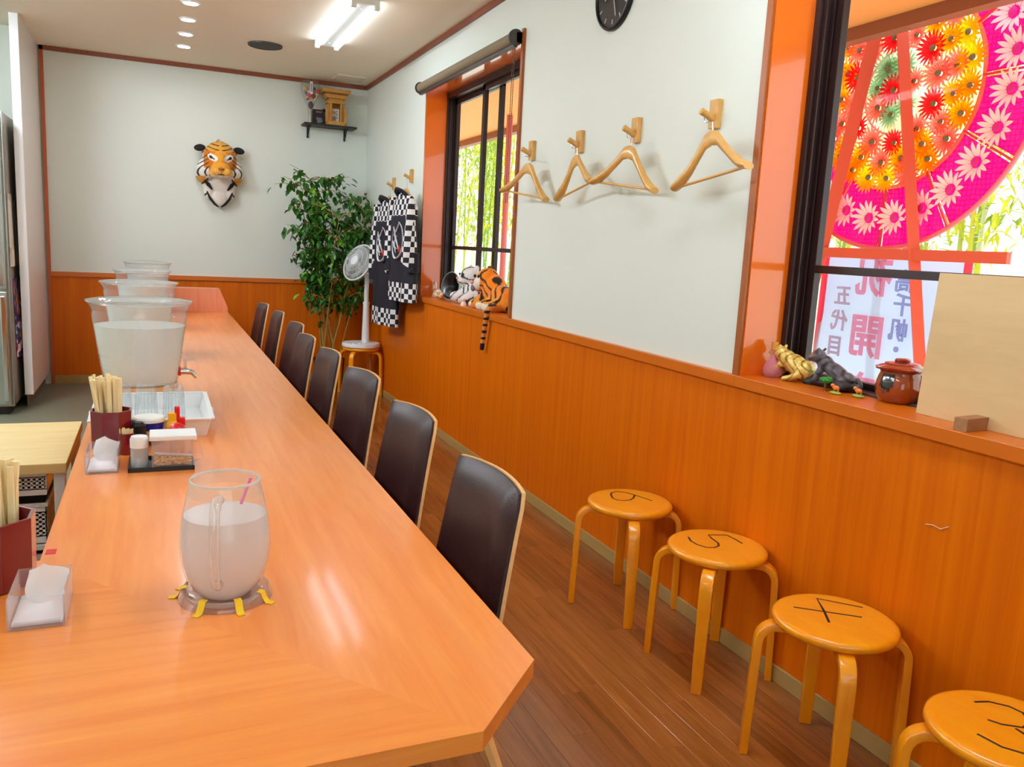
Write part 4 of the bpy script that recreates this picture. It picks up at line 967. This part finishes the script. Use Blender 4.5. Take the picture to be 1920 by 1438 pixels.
# ------------------------------------------------------------------ shelf with shrine, rake and box
SZ = 2.455
t = thing('wall_shelf', 'small black shelf under the ceiling of the end wall', 'shelf', (1.53, YB, SZ))
obj('board', MB().box(-.245, .245, -.20, 0, -.018, 0), mat('black_board', (34, 26, 24), .5), t, bevel=.003)
for x in (-.185, .165):
    obj('bracket', MB().box(x-.008, x+.008, -.012, 0, -.12, -.018).box(x-.008, x+.008, -.15, 0, -.028, -.018).strip([(x, -.012, -.11), (x, -.05, -.085), (x, -.11, -.026)], .008, .006, (1, 0, 0)), Mblack, t)
Mhin = wood('hinoki', (188, 132, 50), (206, 150, 66), (3, 3, 3), .55)
t = thing('house_shrine', 'small wooden house shrine on the black shelf', 'shrine', (1.583, YB-.10, SZ))
obj('base', MB().box(-.092, .092, -.075, .075, 0, .018), Mhin, t, bevel=.002)
obj('step', MB().box(-.078, .078, -.085, .06, 0, .034), Mhin, t, bevel=.002)
for s_ in (-1, 1):
    obj('side_wall', MB().box(min(s_*.042, s_*.075), max(s_*.042, s_*.075), -.05, .06, .030, .205), Mhin, t, bevel=.003)
    obj('pillar', MB().cyl((s_*.046, -.058, .034), (s_*.046, -.058, .205), .008, n=12), Mhin, t, smooth=True)
    obj('fence', MB().box(min(s_*.075, s_*.098), max(s_*.075, s_*.098), -.06, -.045, .02, .165 if s_ < 0 else .155), Mhin, t, bevel=.002)
obj('back_wall', MB().box(-.06, .06, .045, .06, .03, .205), Mhin, t)
obj('lintel', MB().box(-.088, .088, -.066, .06, .200, .216), Mhin, t, bevel=.002)
obj('neck', MB().box(-.066, .066, -.05, .06, .216, .244), Mhin, t, bevel=.002)
obj('lower_eave', MB().prism([(-.085, .244), (.085, .244), (.115, .276), (-.115, .276)], -.085, .07, Matrix(((1, 0, 0, 0), (0, 0, 1, 0), (0, 1, 0, 0), (0, 0, 0, 1)))), Mhin, t, bevel=.002)
obj('shadow_board', MB().box(-.106, .106, -.078, .07, .276, .292), mat('shadow_hinoki', (132, 84, 26), .6), t)  # tier coloured darker to paint the shadow line below the ridge
obj('ridge', MB().box(-.132, .126, -.10, .085, .292, .325), Mhin, t, bevel=.003)
tl = thing('paper_talisman', 'white paper talisman with brushed writing inside the shrine', 'talisman', (1.583, YB-.115, SZ+.022))
obj('paper', MB().box(-.036, .036, -.002, .002, 0, .135), mat('talisman_paper', (232, 226, 212), .8), tl)
RX = Matrix.Rotation(PI/2, 4, 'X')
for (s, x, z, h, c) in (('守', -.012, .092, .042, (110, 44, 50)), ('護', -.012, .045, .042, (110, 44, 50)), ('大', .016, .11, .022, (60, 50, 56)), ('神', .016, .082, .022, (60, 50, 56)), ('宮', .016, .054, .022, (60, 50, 56))):
    me = text_mb(s, h, .0004); o = obj('writing', me, mat('brush_%d' % c[0], c, .8), tl); o.rotation_euler = (PI/2, 0, 0); o.location = (x, -.0026, z)
t = thing('lucky_rake', 'wrapped festival rake with flowers and a paper strip on the shelf', 'ornament', (1.352, YB-.10, SZ))
obj('wrap', MB().lathe([(.014, 0), (.018, .08), (.03, .16), (.07, .24), (.095, .31), (.09, .36), (.06, .385)], 20, Matrix.Diagonal((1, .45, 1, 1))), clear('cellophane', (240, 240, 236), .08, .10, refl=1.5, edge=.25), t, smooth=True)
obj('stick', MB().cyl((0, 0, 0), (0, 0, .2), .009, n=10), mat('bamboo_stick', (200, 186, 140), .5), t, smooth=True)
rd = random.Random(21)
for k in range(18):
    a = rd.uniform(-.9, .9); r_ = rd.uniform(.06, .20); c = [(226, 130, 116), (206, 84, 84), (60, 96, 60), (230, 220, 200), (120, 70, 50), (214, 176, 60)][k % 6]
    obj('blossom', MB().ell((math.sin(a)*r_*.45, rd.uniform(-.035, -.01), .19+math.cos(a)*r_*.85), (.016+.01*rd.random(), .010, .014+.012*rd.random()), 8, 6, Matrix.Rotation(rd.uniform(0, 3), 4, 'Y')), mat('blossom_%d' % (k % 6), c, .7), t, smooth=True)
obj('paper_strip', MB().box(-.012, .012, -.05, -.047, .26, .37), mat('strip_white', (240, 240, 240), .7), t)
obj('paper_strip_text', MB().box(-.006, .006, -.0512, -.0495, .28, .355), mat('strip_grey', (150, 150, 170), .7), t)
obj('ribbon', MB().ell((-.03, -.03, .235), (.035, .008, .008), 10, 6, Matrix.Rotation(-.6, 4, 'Y')).ell((.045, -.03, .235), (.035, .008, .01), 10, 6, Matrix.Rotation(-1.1, 4, 'Y')), mat('gold_ribbon', (214, 196, 150), .4), t, smooth=True)
obj('knot', MB().ell((0, -.02, .165), (.024, .014, .034), 12, 8), mat('dark_knot', (92, 66, 76), .6), t, smooth=True)
t = thing('black_picture_box', 'small black picture box with a round corner knob on the shelf', 'box', (1.428, YB-.085, SZ))
obj('case', MB().box(-.056, .056, -.03, .03, 0, .135), mat('black_box_card', (20, 16, 22), .5), t, bevel=.003)
obj('knob', MB().ell((.052, -.01, .132), (.017, .017, .017), 12, 8), mat('black_box_card', (20, 16, 22), .5), t, smooth=True)
obj('red_print', MB().box(-.025, .03, -.0315, -.0295, .105, .12), mat('faded_red_print', (150, 80, 80), .6), t)
obj('grey_print', MB().grid(lambda u, v: (-.018+.05*u+.006*math.sin(5*v), -.0315, .012+.05*v), 6, 6, .001), mat('grey_print', (120, 116, 116), .6, var=.5, vscale=50), t)
tag(obj('ornament_bead', MB().ell((0, 0, .010), (.012, .012, .010), 10, 8), Mblack, loc=(1.455, YB-.15, SZ), smooth=True), 'tiny dark bead at the foot of the shrine', 'bead')

# ------------------------------------------------------------------ far window sill: plush tigers and figures
SL = .995
def stripe(base, belly, f=75, thr=.55, seed=0):
    def fn(c, n):
        s = math.sin(c.y*f+8*math.sin(c.z*14+seed)+c.x*20)
        if n.z < -.35: return belly
        return (30, 22, 18) if s > thr+.25*math.sin(c.z*40) else base
    return fn
t = thing('tiger_plush', 'orange striped tiger plush with its tail hanging over the sill', 'plush toy', (2.0, 4.98, SL))
mb = MB()
mb.ell((.05, -.05, .085), (.075, .17, .085), 20, 14).ell((.045, .06, .13), (.08, .10, .10), 18, 12).ell((.02, .13, .19), (.078, .085, .082), 18, 14).ell((-.035, .145, .155), (.05, .05, .045), 14, 10)
mb.ell((.05, -.17, .07), (.07, .085, .07), 16, 12)
for s in (-1, 1): mb.ell((.03+.02*s, .13+.055*s, .262), (.018, .022, .024), 10, 8)
mb.tube([(.0, .10, .08), (-.03, .17, .035), (-.045, .24, .022)], [.045, .036, .032], 12).tube([(.02, .0, .06), (-.05, -.02, .032), (-.085, .03, .024)], [.045, .038, .03], 12).tube([(.0, -.15, .05), (-.055, -.13, .03), (-.09, -.09, .024)], [.05, .038, .03], 12)
def orangefn(c, n):
    if c.x < -.05 and c.y > .08 and c.z > .10: return (236, 226, 206)
    if c.x < -.068 and c.z < .05: return (238, 226, 200)
    s = math.sin(c.y*95+7*math.sin(c.z*20)+c.x*30)
    if s > .66: return (40, 22, 10)
    return (244, 136, 14) if c.z > .09 else (240, 152, 30)
blob('body', mb, .008, orangefn, Mfur, t, smooth_it=3)
obj('nose', MB().ell((-.084, .150, .172), (.010, .022, .014), 10, 8), mat('pink_nose', (226, 150, 140), .6), t, smooth=True)
for s in (-1, 1): obj('eye', MB().ell((-.052, .15+s*.035, .212), (.010, .012, .012), 10, 8), Mblack, t, smooth=True)
obj('mouth', MB().ell((-.076, .148, .135), (.014, .026, .024), 12, 8), mat('grey_muzzle', (116, 108, 122), .8), t, smooth=True)
tl = MB(); pth = [(-.06, -.20, .045), (-.10, -.235, .04), (-.124, -.245, .012), (-.127, -.235, -.05), (-.126, -.215, -.13), (-.126, -.195, -.20), (-.126, -.19, -.235)]
tl.tube(pth, [.02, .019, .018, .0165, .016, .0155, .014], 14)
blob('tail', tl, .005, lambda c, n: (24, 14, 10) if (c.z < -.205 or math.sin(c.z*150) > .25) else (226, 140, 60), Mfur, t, smooth_it=1)
t = thing('white_tiger_plush', 'white striped tiger plush beside the black megaphone', 'plush toy', (2.06, 5.52, SL))
mb = MB()
mb.ell((.03, 0, .08), (.08, .15, .08), 18, 12).ell((.01, .05, .19), (.075, .09, .075), 18, 12).ell((-.05, .055, .165), (.042, .05, .038), 14, 10)
for s in (-1, 1): mb.ell((.03, .05+s*.065, .252), (.018, .024, .022), 10, 8)
mb.tube([(.0, .05, .09), (-.05, .12, .045), (-.07, .19, .035)], [.048, .042, .036], 12).tube([(.0, -.08, .06), (-.05, -.04, .04), (-.075, .02, .03)], [.05, .04, .034], 12)
def whitefn(c, n):
    s = math.sin(c.y*80+7*math.sin(c.z*20)+c.x*30)
    if s > .68: return (56, 52, 56)
    return (232, 226, 222)
blob('body', mb, .008, whitefn, Mfur, t, smooth_it=3)
obj('nose', MB().ell((-.09, .055, .178), (.008, .016, .011), 10, 8), mat('pink_nose', (226, 150, 140), .6), t, smooth=True)
for s in (-1, 1): obj('eye', MB().ell((-.06, .055+s*.034, .205), (.008, .010, .010), 10, 8), Mblack, t, smooth=True)
t = thing('megaphone', 'black flared bowl with a pale rim leaning by the white tiger', 'megaphone', (2.02, 5.86, SL))
bd = Vector((-.93, -.33, .12)).normalized()
BM = Matrix.Translation((0, 0, .105)) @ bd.to_track_quat('Z', 'Y').to_matrix().to_4x4()
obj('horn', MB().lathe([(.020, -.10), (.032, -.075), (.06, -.035), (.10, -.004), (.104, 0), (.098, 0), (.056, -.028), (.028, -.07), (.016, -.098), (.0, -.098)], 36, BM), mat('black_horn', (22, 26, 26), .25), t, smooth=50)
obj('rim', MB().tube([tuple(BM @ Vector((.103*math.cos(2*PI*k/36), .103*math.sin(2*PI*k/36), .001))) for k in range(37)], .0035, 8), mat('pale_rim', (150, 164, 160), .3), t, smooth=True)
def figure(name, label, cat, loc, items):
    t = thing(name, label, cat, loc)
    for nm, mb, m in items: obj(nm, mb, m, t, smooth=True)
    return t
Mcream = mat('cream_ceramic', (240, 226, 206), .4); Mgold = mat('gold_straw', (206, 166, 80), .6); Mpinkc = mat('pink_ceramic', (246, 190, 176), .4); Mor = mat('orange_ceramic', (230, 130, 50), .4)
figure('ring_figurine', 'small cream figurine with a ring shaped head at the sill end', 'figurine', (2.01, 6.21, SL), [('ring', MB().tube([(.0, .028*math.cos(2*PI*k/20), .082+.03*math.sin(2*PI*k/20)) for k in range(21)], .008, 8), Mcream), ('body', MB().lathe([(0, 0), (.022, 0), (.012, .03), (.008, .05), (.0, .055)], 16), Mcream)])
figure('cat_figurine', 'small cream and gold lying figurine on the sill', 'figurine', (1.99, 6.08, SL), [('body', MB().ell((0, 0, .026), (.026, .05, .026), 14, 10), Mcream), ('head', MB().ell((-.005, -.045, .048), (.022, .022, .020), 12, 8), Mcream), ('ear', MB().cyl((0, -.055, .06), (0, -.06, .076), .008, .001, n=8), Mgold), ('saddle', MB().ell((0, .01, .042), (.020, .03, .018), 12, 8), Mgold)])
figure('straw_figurine', 'small straw coloured animal figurine by the megaphone', 'figurine', (1.97, 5.93, SL), [('body', MB().ell((0, 0, .022), (.02, .038, .022), 14, 10), Mgold), ('head', MB().ell((-.004, -.032, .036), (.016, .016, .015), 12, 8), Mpinkc), ('ear', MB().cyl((0, -.04, .044), (0, -.046, .058), .006, .001, n=8), Mpinkc)])
figure('pink_figurine', 'small cream figurine tucked beside the orange tiger paw', 'figurine', (1.925, 5.30, SL), [('body', MB().lathe([(0, 0), (.018, 0), (.02, .012), (.012, .03), (.0, .034)], 14), Mcream), ('head', MB().ell((0, 0, .042), (.013, .013, .013), 12, 8), Mpinkc)])

# ------------------------------------------------------------------ near window sill
t = thing('pink_bottle', 'pink glass bottle with a cork, left of the gold tiger', 'bottle', (2.016, 2.30, SL))
obj('flask', MB().lathe([(0, 0), (.022, 0), (.032, .012), (.034, .028), (.028, .048), (.012, .064), (.009, .09), (.0085, .105)], 32), translucent('pink_glass', (255, 176, 196), .4, clearshare=.4), t, smooth=50)
obj('cork', MB().lathe([(0, .100), (.010, .100), (.012, .106), (.012, .126), (0, .127)], 20), mat('amber_cork', (222, 160, 60), .4), t, smooth=40)
t = thing('gold_tiger', 'gold tiger statuette reaching forward on the sill', 'statuette', (2.03, 2.235, SL))
mb = MB()   # faces the far end, head up
mb.ell((.015, -.02, .055), (.030, .062, .036), 20, 14, Matrix.Rotation(.35, 4, 'X')).ell((.02, -.06, .042), (.034, .034, .036), 16, 12).ell((-.002, .045, .092), (.024, .030, .024), 16, 12, Matrix.Rotation(.2, 4, 'X')).ell((-.010, .074, .088), (.014, .016, .012), 12, 10).ell((.005, .02, .075), (.026, .034, .030), 14, 10)
mb.tube([(-.006, .02, .06), (-.018, .055, .03), (-.024, .085, .008)], [.014, .011, .010], 10).tube([(.03, .02, .055), (.03, .05, .03), (.026, .075, .008)], [.014, .011, .010], 10).tube([(0, -.06, .03), (-.022, -.03, .012), (-.03, -.005, .008)], [.016, .011, .009], 10)
mb.ell((-.014, .038, .116), (.006, .006, .007), 8, 6).ell((.014, .038, .116), (.006, .006, .007), 8, 6)
blob('body', mb, .004, lambda c, n: (140, 108, 40) if math.sin(c.y*210+5*math.sin(c.z*60)) > .78 else (222, 192, 100), vcol('gold_resin', .38, .4, 130, metal=.35, sheen=0, spec=.5), t, smooth_it=2)
t = thing('black_tiger', 'black tiger statuette on a dark rock', 'statuette', (2.055, 2.055, SL))
rk = MB(); rd = random.Random(31)
for k in range(16): rk.ell((rd.uniform(-.022, .03), rd.uniform(-.075, .08), rd.uniform(.006, .026)), (rd.uniform(.015, .03), rd.uniform(.02, .045), rd.uniform(.010, .02)), 10, 8, Matrix.Rotation(rd.uniform(0, 3), 4, 'Z'))
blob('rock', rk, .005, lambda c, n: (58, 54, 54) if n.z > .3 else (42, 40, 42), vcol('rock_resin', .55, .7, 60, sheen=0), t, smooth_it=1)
mb = MB(); mb.ell((.012, .0, .058), (.024, .066, .026), 18, 12, Matrix.Rotation(.32, 4, 'X')).ell((.012, -.05, .040), (.025, .032, .024), 14, 10).ell((-.004, .066, .100), (.024, .028, .024), 16, 12).ell((-.018, .082, .092), (.014, .016, .012), 12, 10).ell((.006, .042, .078), (.024, .032, .028), 14, 10)
mb.tube([(-.004, .045, .065), (-.018, .050, .04), (-.022, .052, .018)], [.014, .011, .010], 10).tube([(-.002, -.04, .04), (-.022, -.05, .022), (-.026, -.03, .014)], [.016, .012, .010], 10)
mb.tube([(.015, -.075, .04), (.012, -.10, .046), (.01, -.115, .03), (.005, -.118, .008)], [.009, .008, .007, .006], 8)
for s in (-1, 1): mb.ell((.003+.014*s, .062, .125), (.006, .006, .006), 8, 6)
blob('body', mb, .004, lambda c, n: (150, 84, 56) if (c.y > .07 and c.z > .098) else ((40, 34, 38) if math.sin(c.y*170+4*math.sin(c.z*70)) > .4 else (82, 76, 84)), Mfig, t, smooth_it=2)
t = thing('green_tree_figurine', 'tiny green tree figurine before the black tiger rock', 'figurine', (1.995, 2.02, SL))
obj('crown', MB().ell((0, 0, .036), (.016, .026, .011), 12, 8).ell((0, -.012, .041), (.011, .013, .009), 10, 6), mat('bright_green', (44, 130, 40), .6, bump=1, bscale=200), t, smooth=True)
obj('trunk', MB().cyl((0, 0, 0), (0, 0, .034), .004, n=8), mat('twig_brown', (110, 80, 40), .7), t, smooth=True)
for (x, y, l) in ((1.985, 1.965, 'tiny orange animal figurine on grass, beside the green tree'), (2.02, 1.905, 'tiny orange animal figurine on grass, beside the lidded jar')):
    figure('animal_figurine', l, 'figurine', (x, y, SL), [('grass', MB().ell((0, 0, .004), (.014, .022, .006), 12, 8), mat('olive_grass', (150, 160, 60), .7)), ('body', MB().ell((0, 0, .021), (.007, .014, .007), 12, 8).ell((-.002, .012, .027), (.006, .007, .006), 10, 6).cyl((.003, .008, .006), (.003, .008, .018), .003, n=6).cyl((.003, -.008, .006), (.003, -.008, .018), .003, n=6), Mor)])
t = thing('lidded_jar', 'glossy brown lidded pickle jar with a black glaze drip', 'jar', (2.09, 1.815, SL))
Mjar = mat('brown_glaze', (150, 62, 16), .12, coat=.8, var=.15, vscale=10); Mjl = mat('dark_red_glaze', (140, 40, 26), .15, coat=.8)
jp = [(0, 0), (.048, 0), (.056, .006), (.066, .024), (.0705, .046), (.069, .066), (.064, .082), (.060, .092)]
obj('body', MB().lathe(jp+[(.062, .098), (.056, .098)], 44), Mjar, t, smooth=50)
obj('lid', MB().lathe([(.060, .098), (.075, .102), (.076, .107), (.066, .112), (.052, .117), (.05, .121), (.035, .124), (.022, .125), (.024, .131), (.020, .135), (0, .136)], 44), Mjl, t, smooth=40)
obj('ear', MB().tube([(.03, -.056, .085), (.036, -.085, .07), (.038, -.088, .045), (.034, -.066, .03)], .008, 8), Mjar, t, smooth=True)
dr = MB()
for a0, zb in ((-2.75, .052), (-2.88, .036), (-3.0, .044), (-3.12, .030), (-3.25, .05)):
    dr.grid(lambda u, v: ((lambda z, r: ((r+.0004)*math.cos(a0+.14*(u-.5)), (r+.0004)*math.sin(a0+.14*(u-.5)), z))(zb+(.090-zb)*v, next((p0[0]+(p1[0]-p0[0])*((zb+(.090-zb)*v)-p0[1])/(p1[1]-p0[1]) for p0, p1 in zip(jp[2:], jp[3:]) if p0[1] <= zb+(.090-zb)*v <= p1[1]), .06))), 4, 10, .0008)
obj('glaze_drip', dr, mat('black_glaze', (24, 16, 12), .1, coat=.8), t, smooth=True)
# plywood board leaning in the reveal, with its wooden block
tag(obj('plywood_board', MB().box(-.006, .006, -.56, .56, 0, .40), wood('pale_plywood', (206, 172, 120), (222, 190, 138), (6, .8, 6), .5, scale=1.6), loc=(2.0, 1.105, SL), rot=(0, math.radians(3), 0), bevel=.001), 'pale plywood board standing on the sill of the wreath window', 'board')
tag(obj('wood_block', MB().box(-.055, .045, -.018, .018, 0, .034), wood('raw_wood_block', (150, 104, 66), (176, 126, 84), (2, 12, 12), .7), loc=(1.955, 1.455, SL), rot=(0, 0, .12), bevel=.001), 'small wooden block wedging the plywood board', 'block')

# ------------------------------------------------------------------ outside: porch, ground, wreath stand, grove
GZ = -.1
struct('ground', MB().box(2.17, 30, -20, 60, GZ-.2, GZ), mat('pale_forecourt', (206, 204, 198), .9, var=.08, vscale=.8), 'pale sunlit forecourt')
bank = MB().prism([(8.6, GZ), (11.5, 1.5), (11.5, GZ)], -15, 60, Matrix(((1, 0, 0, 0), (0, 0, 1, 0), (0, 1, 0, 0), (0, 0, 0, 1))))
struct('ground_bank', bank, mat('pale_bank', (222, 220, 206), .95, var=.1, vscale=1.5), 'pale bank below the grove')
pc = struct('ceiling_porch', MB().box(2.17, 3.30, -6, 20, 2.60, 2.74), mat('orange_soffit', (238, 160, 84), .6), 'orange underside of the porch eaves')
obj('fascia', MB().box(3.28, 3.36, -6, 20, 2.535, 2.76), mat('brown_fascia', (150, 92, 70), .5), pc)
struct('wall_outside', wall_with_holes(XW+.26, XW+.30, -6, 20, GZ, 2.62, [(w[0]-.12, w[1]+.12, .93, 2.60) for w in (W1, W2)]), mat('cream_render', (226, 214, 190), .8), 'cream rendered outer wall')
tag(obj('red_pole', MB().cyl((0, 0, 0), (0, 0, 2.7), .028, n=14), mat('hazed_red_paint', (208, 104, 104), .5), loc=(3.0, 7.23, GZ), smooth=True), 'red pole with painted-in haze under the porch beyond the far window', 'pole')  # red lightened to pink: outdoor haze put into the paint colour
WX, WY, WZ = 3.62, 3.39, 2.326
MR = mat('coral_painted_wood', (232, 92, 66), .5)
t = thing('flower_stand', 'coral red wooden stand of the congratulation wreath', 'stand', (WX-.06, 3.4, GZ))
def leg(y0, z0, y1, z1, w, x=0, d=.03):
    return MB().strip([(x, y0-3.4, z0-GZ), (x, y1-3.4, z1-GZ)], w, d, (0, 1, 0)) if abs(y0-y1) < 1e-6 else MB().tube([(x, y0-3.4, z0-GZ), (x, y1-3.4, z1-GZ)], w/2, 4)
obj('leg', leg(4.055, GZ, 3.53, 2.66, .095), MR, t); obj('leg', leg(2.76, GZ, 3.37, 2.66, .075), MR, t)
obj('rear_leg', MB().tube([(.05, .05, 2.6), (.75, .02, 0)], .03, 4), MR, t)
obj('crossbar', MB().box(-.03, .0, -.82, .42, 1.545, 1.60), MR, t); obj('brace', MB().box(-.02, .01, -.62, .6, .25, .31), MR, t)
# round wreath
t = thing('flower_wreath', 'round congratulation wreath of pink netting and paper flowers', 'wreath', (WX, WY, WZ))
Mnet = translucent('magenta_netting', (255, 36, 170), .75, hexa=(200, 10, 120), hscale=42, clearshare=.08)
Mtins = {k: translucent('tinsel_'+k, c, .6) for k, c in dict(orange=(255, 170, 10), yellow=(255, 220, 20), red=(240, 40, 50), pink=(255, 130, 120), green=(150, 200, 160)).items()}
def at(r, a, x=0): return (x, r*math.cos(a), r*math.sin(a))
RO, RI = .822, .50
for k in range(12):
    a0, a1 = 2*PI*k/12+.02, 2*PI*(k+1)/12-.02
    obj('net_sector', MB().grid(lambda u, v: at(RI+.01+(RO-RI-.02)*v, a0+(a1-a0)*u, .006*math.sin(PI*u)), 10, 4, .003), Mnet, t)
    obj('spoke_band', MB().tube([at(RI, 2*PI*k/12, -.004), at(RO, 2*PI*k/12, -.004)], .012, 6, flat=.5), mat('coral_band', (236, 60, 90), .6), t)
for r_, w_, c in ((RO, .012, (244, 130, 140)), (RI, .011, (250, 140, 120)), (.22, .007, (226, 220, 220)), (.42, .006, (226, 206, 200))):
    obj('hoop', MB().tube([at(r_, 2*PI*k/72) for k in range(73)], w_, 8), mat('hoop_%d' % c[1], c, .5), t, smooth=True)
for k in range(10):
    a = 2*PI*k/10+.1; obj('wire', MB().tube([at(.22, a, -.01), at(RI, a, -.01)], .005, 6), mat('pale_wire', (222, 214, 210), .4), t, smooth=True)
def daisy(n, R_, w, inner=.15, cup=.15):
    mb = MB()
    for k in range(n):
        a = 2*PI*k/n; ca, sa = math.cos(a), math.sin(a)
        def fn(u, v):
            r = R_*(inner+(1-inner)*v); ww = w*R_*math.sin(PI*min(1, .12+v*.86))**.8*(u-.5)*2
            return (-cup*R_*math.sin(PI*.5*v)-.002*(k % 2), r*ca-ww*sa, r*sa+ww*ca)
        mb.grid(fn, 2, 5)
    return mesh_of(mb, 'petals', fix=False, smooth=True)
Mwp = translucent('white_paper', (255, 255, 255), .2)
dw = daisy(14, .095, .12, .30, .3); dw.materials.append(Mwp)
for k in range(24):
    a = 2*PI*(k+.5)/24; p = at(.665, a, -.012)
    o = obj('white_flower', dw, None, t, p); o.rotation_euler = (rnd.uniform(0, 1), 0, 0)
    obj('flower_centre', MB().ell((-.012, 0, 0), (.006, .022, .022), 8, 6), mat('magenta_centre', (240, 40, 160), .6), o)
fm = {k: daisy(20, .085, .10, .12, .35) for k in Mtins}
for k, me in fm.items(): me.materials.append(Mtins[k])
ctr = mesh_of(MB().ell((-.02, 0, 0), (.010, .016, .016), 8, 6), 'centre', smooth=True); ctr.materials.append(mat('grey_green_centre', (128, 120, 84), .7))
ringsp = [(.0, 1, ['red']), (.125, 7, ['green', 'green', 'pink']), (.275, 12, ['red', 'pink', 'red', 'pink']), (.37, 17, ['orange', 'pink', 'orange']), (.455, 22, ['orange', 'yellow', 'pink', 'orange', 'yellow'])]
for r_, n_, cols in ringsp:
    for k in range(n_):
        a = 2*PI*k/n_+r_*9; p = at(r_, a, -.01-rnd.uniform(0, .015))
        o = obj('tinsel_flower', fm[cols[(k*7) % len(cols)]], None, t, p); o.rotation_euler = (rnd.uniform(0, 3), 0, 0); o.scale = [rnd.uniform(.85, 1.1)]*3
        obj('flower_centre', ctr, None, o)
obj('backing', MB().lathe([(0, 0), (RI, 0)], 48, Matrix.Translation((.02, 0, 0)) @ Matrix.Rotation(PI/2, 4, 'Y')), translucent('pale_backing', (250, 240, 190), .7, clearshare=.35), t)
# banner with brushed lettering, read from the forecourt
t = thing('congratulation_banner', 'pale blue banner with brushed Japanese lettering under the wreath', 'banner', (WX+.03, 3.33, .2))
obj('cloth', MB().grid(lambda u, v: (.018*math.sin(5*u+2*v)+.01*math.sin(9*v), -.47+.94*u+(.05*(1-v))*(u-.5), 1.275*v), 24, 24, .002), translucent('banner_cloth', (214, 224, 244), .6), t, smooth=True)
for s in (-1, 1): obj('edge_ribbon', MB().strip([(0, s*.48, 0), (.0, s*.475, .65), (0, s*.47, 1.275)], .045, .004, (0, 1, 0)), translucent('pink_ribbon', (250, 120, 150), .5), t)
Mc1 = translucent('banner_red', (246, 60, 110), .5, clearshare=.6); Mc2 = translucent('banner_mauve', (190, 110, 130), .5, clearshare=.62); Mc3 = translucent('banner_violet', (104, 84, 190), .5, clearshare=.6)
for s, y, z, h, m_ in (('祝', 3.405, 1.345, .25, Mc1), ('開', 3.41, 1.005, .25, Mc1), ('店', 3.41, .68, .25, Mc1), ('五', 3.612, 1.225, .125, Mc2), ('代', 3.62, 1.081, .125, Mc2), ('目', 3.635, .933, .125, Mc2), ('高', 3.20, 1.328, .125, Mc3), ('千', 3.19, 1.203, .125, Mc3), ('帆', 3.20, 1.069, .125, Mc3), ('・', 3.198, .965, .125, Mc3)):
    me = text_mb(s, h, .002, h*.022)
    for dx in (-.024,):
        o = obj('lettering', me, m_, t); o.rotation_euler = (PI/2, 0, PI/2); o.location = (dx-.006, y-3.33, z-.2)
# bamboo grove
rb = random.Random(17)
Mculm = [mat('culm_%d' % i, c, .45) for i, c in enumerate(((176, 180, 70), (206, 190, 60), (214, 210, 170), (140, 160, 80)))]
Mbl = translucent('bamboo_leaf', (206, 204, 70), .55); Mbl2 = translucent('bamboo_leaf_dark', (156, 174, 70), .5)
def bamboo_leaves(seed, m_):
    r = random.Random(seed); mb = MB()
    for k in range(330):
        z = r.uniform(1.3, 6.6); a = r.uniform(0, 2*PI); q = r.uniform(.06, .75)
        M_ = Matrix.Translation((q*math.cos(a), q*math.sin(a), z)) @ Matrix.Rotation(r.uniform(0, 6.3), 4, 'Z') @ Matrix.Rotation(r.uniform(-.4, 1.2), 4, 'Y')
        L = r.uniform(.16, .34)
        mb.add([(0, 0, 0), (L*.4, L*.11, 0), (L, 0, -.03), (L*.4, -L*.11, 0)], [(0, 1, 2), (0, 2, 3)], M_)
    me = mesh_of(mb, 'foliage', fix=False); me.materials.append(m_); return me
BLV = [bamboo_leaves(s, Mbl if s % 3 else Mbl2) for s in range(5)]
CUL = []
for i in range(4):
    mb = MB(); nseg = 22
    for k in range(nseg): mb.cyl((0, 0, k*.3), (0, 0, k*.3+.29), .034-.0009*k, .033-.0009*k, n=7, caps=False)
    me = mesh_of(mb, 'culm', smooth=True); me.materials.append(Mculm[i]); CUL.append(me)
for i in range(84):
    y = 3.5+28*(i/84)**1.25+rb.uniform(-.25, .25); x = rb.uniform(8.9, 11.2); z = GZ+max(0, (x-8.6)/2.9*1.6)-.03
    t = thing('bamboo', 'tall leafy bamboo in the grove beyond the forecourt', 'bamboo', (x, y, z), rb.uniform(0, 6), 'bamboo grove')
    t.rotation_euler = (rb.uniform(-.07, .07), rb.uniform(-.07, .07), rb.uniform(0, 6))
    obj('culm', CUL[i % 4], None, t); obj('foliage', BLV[i % 5], None, t)
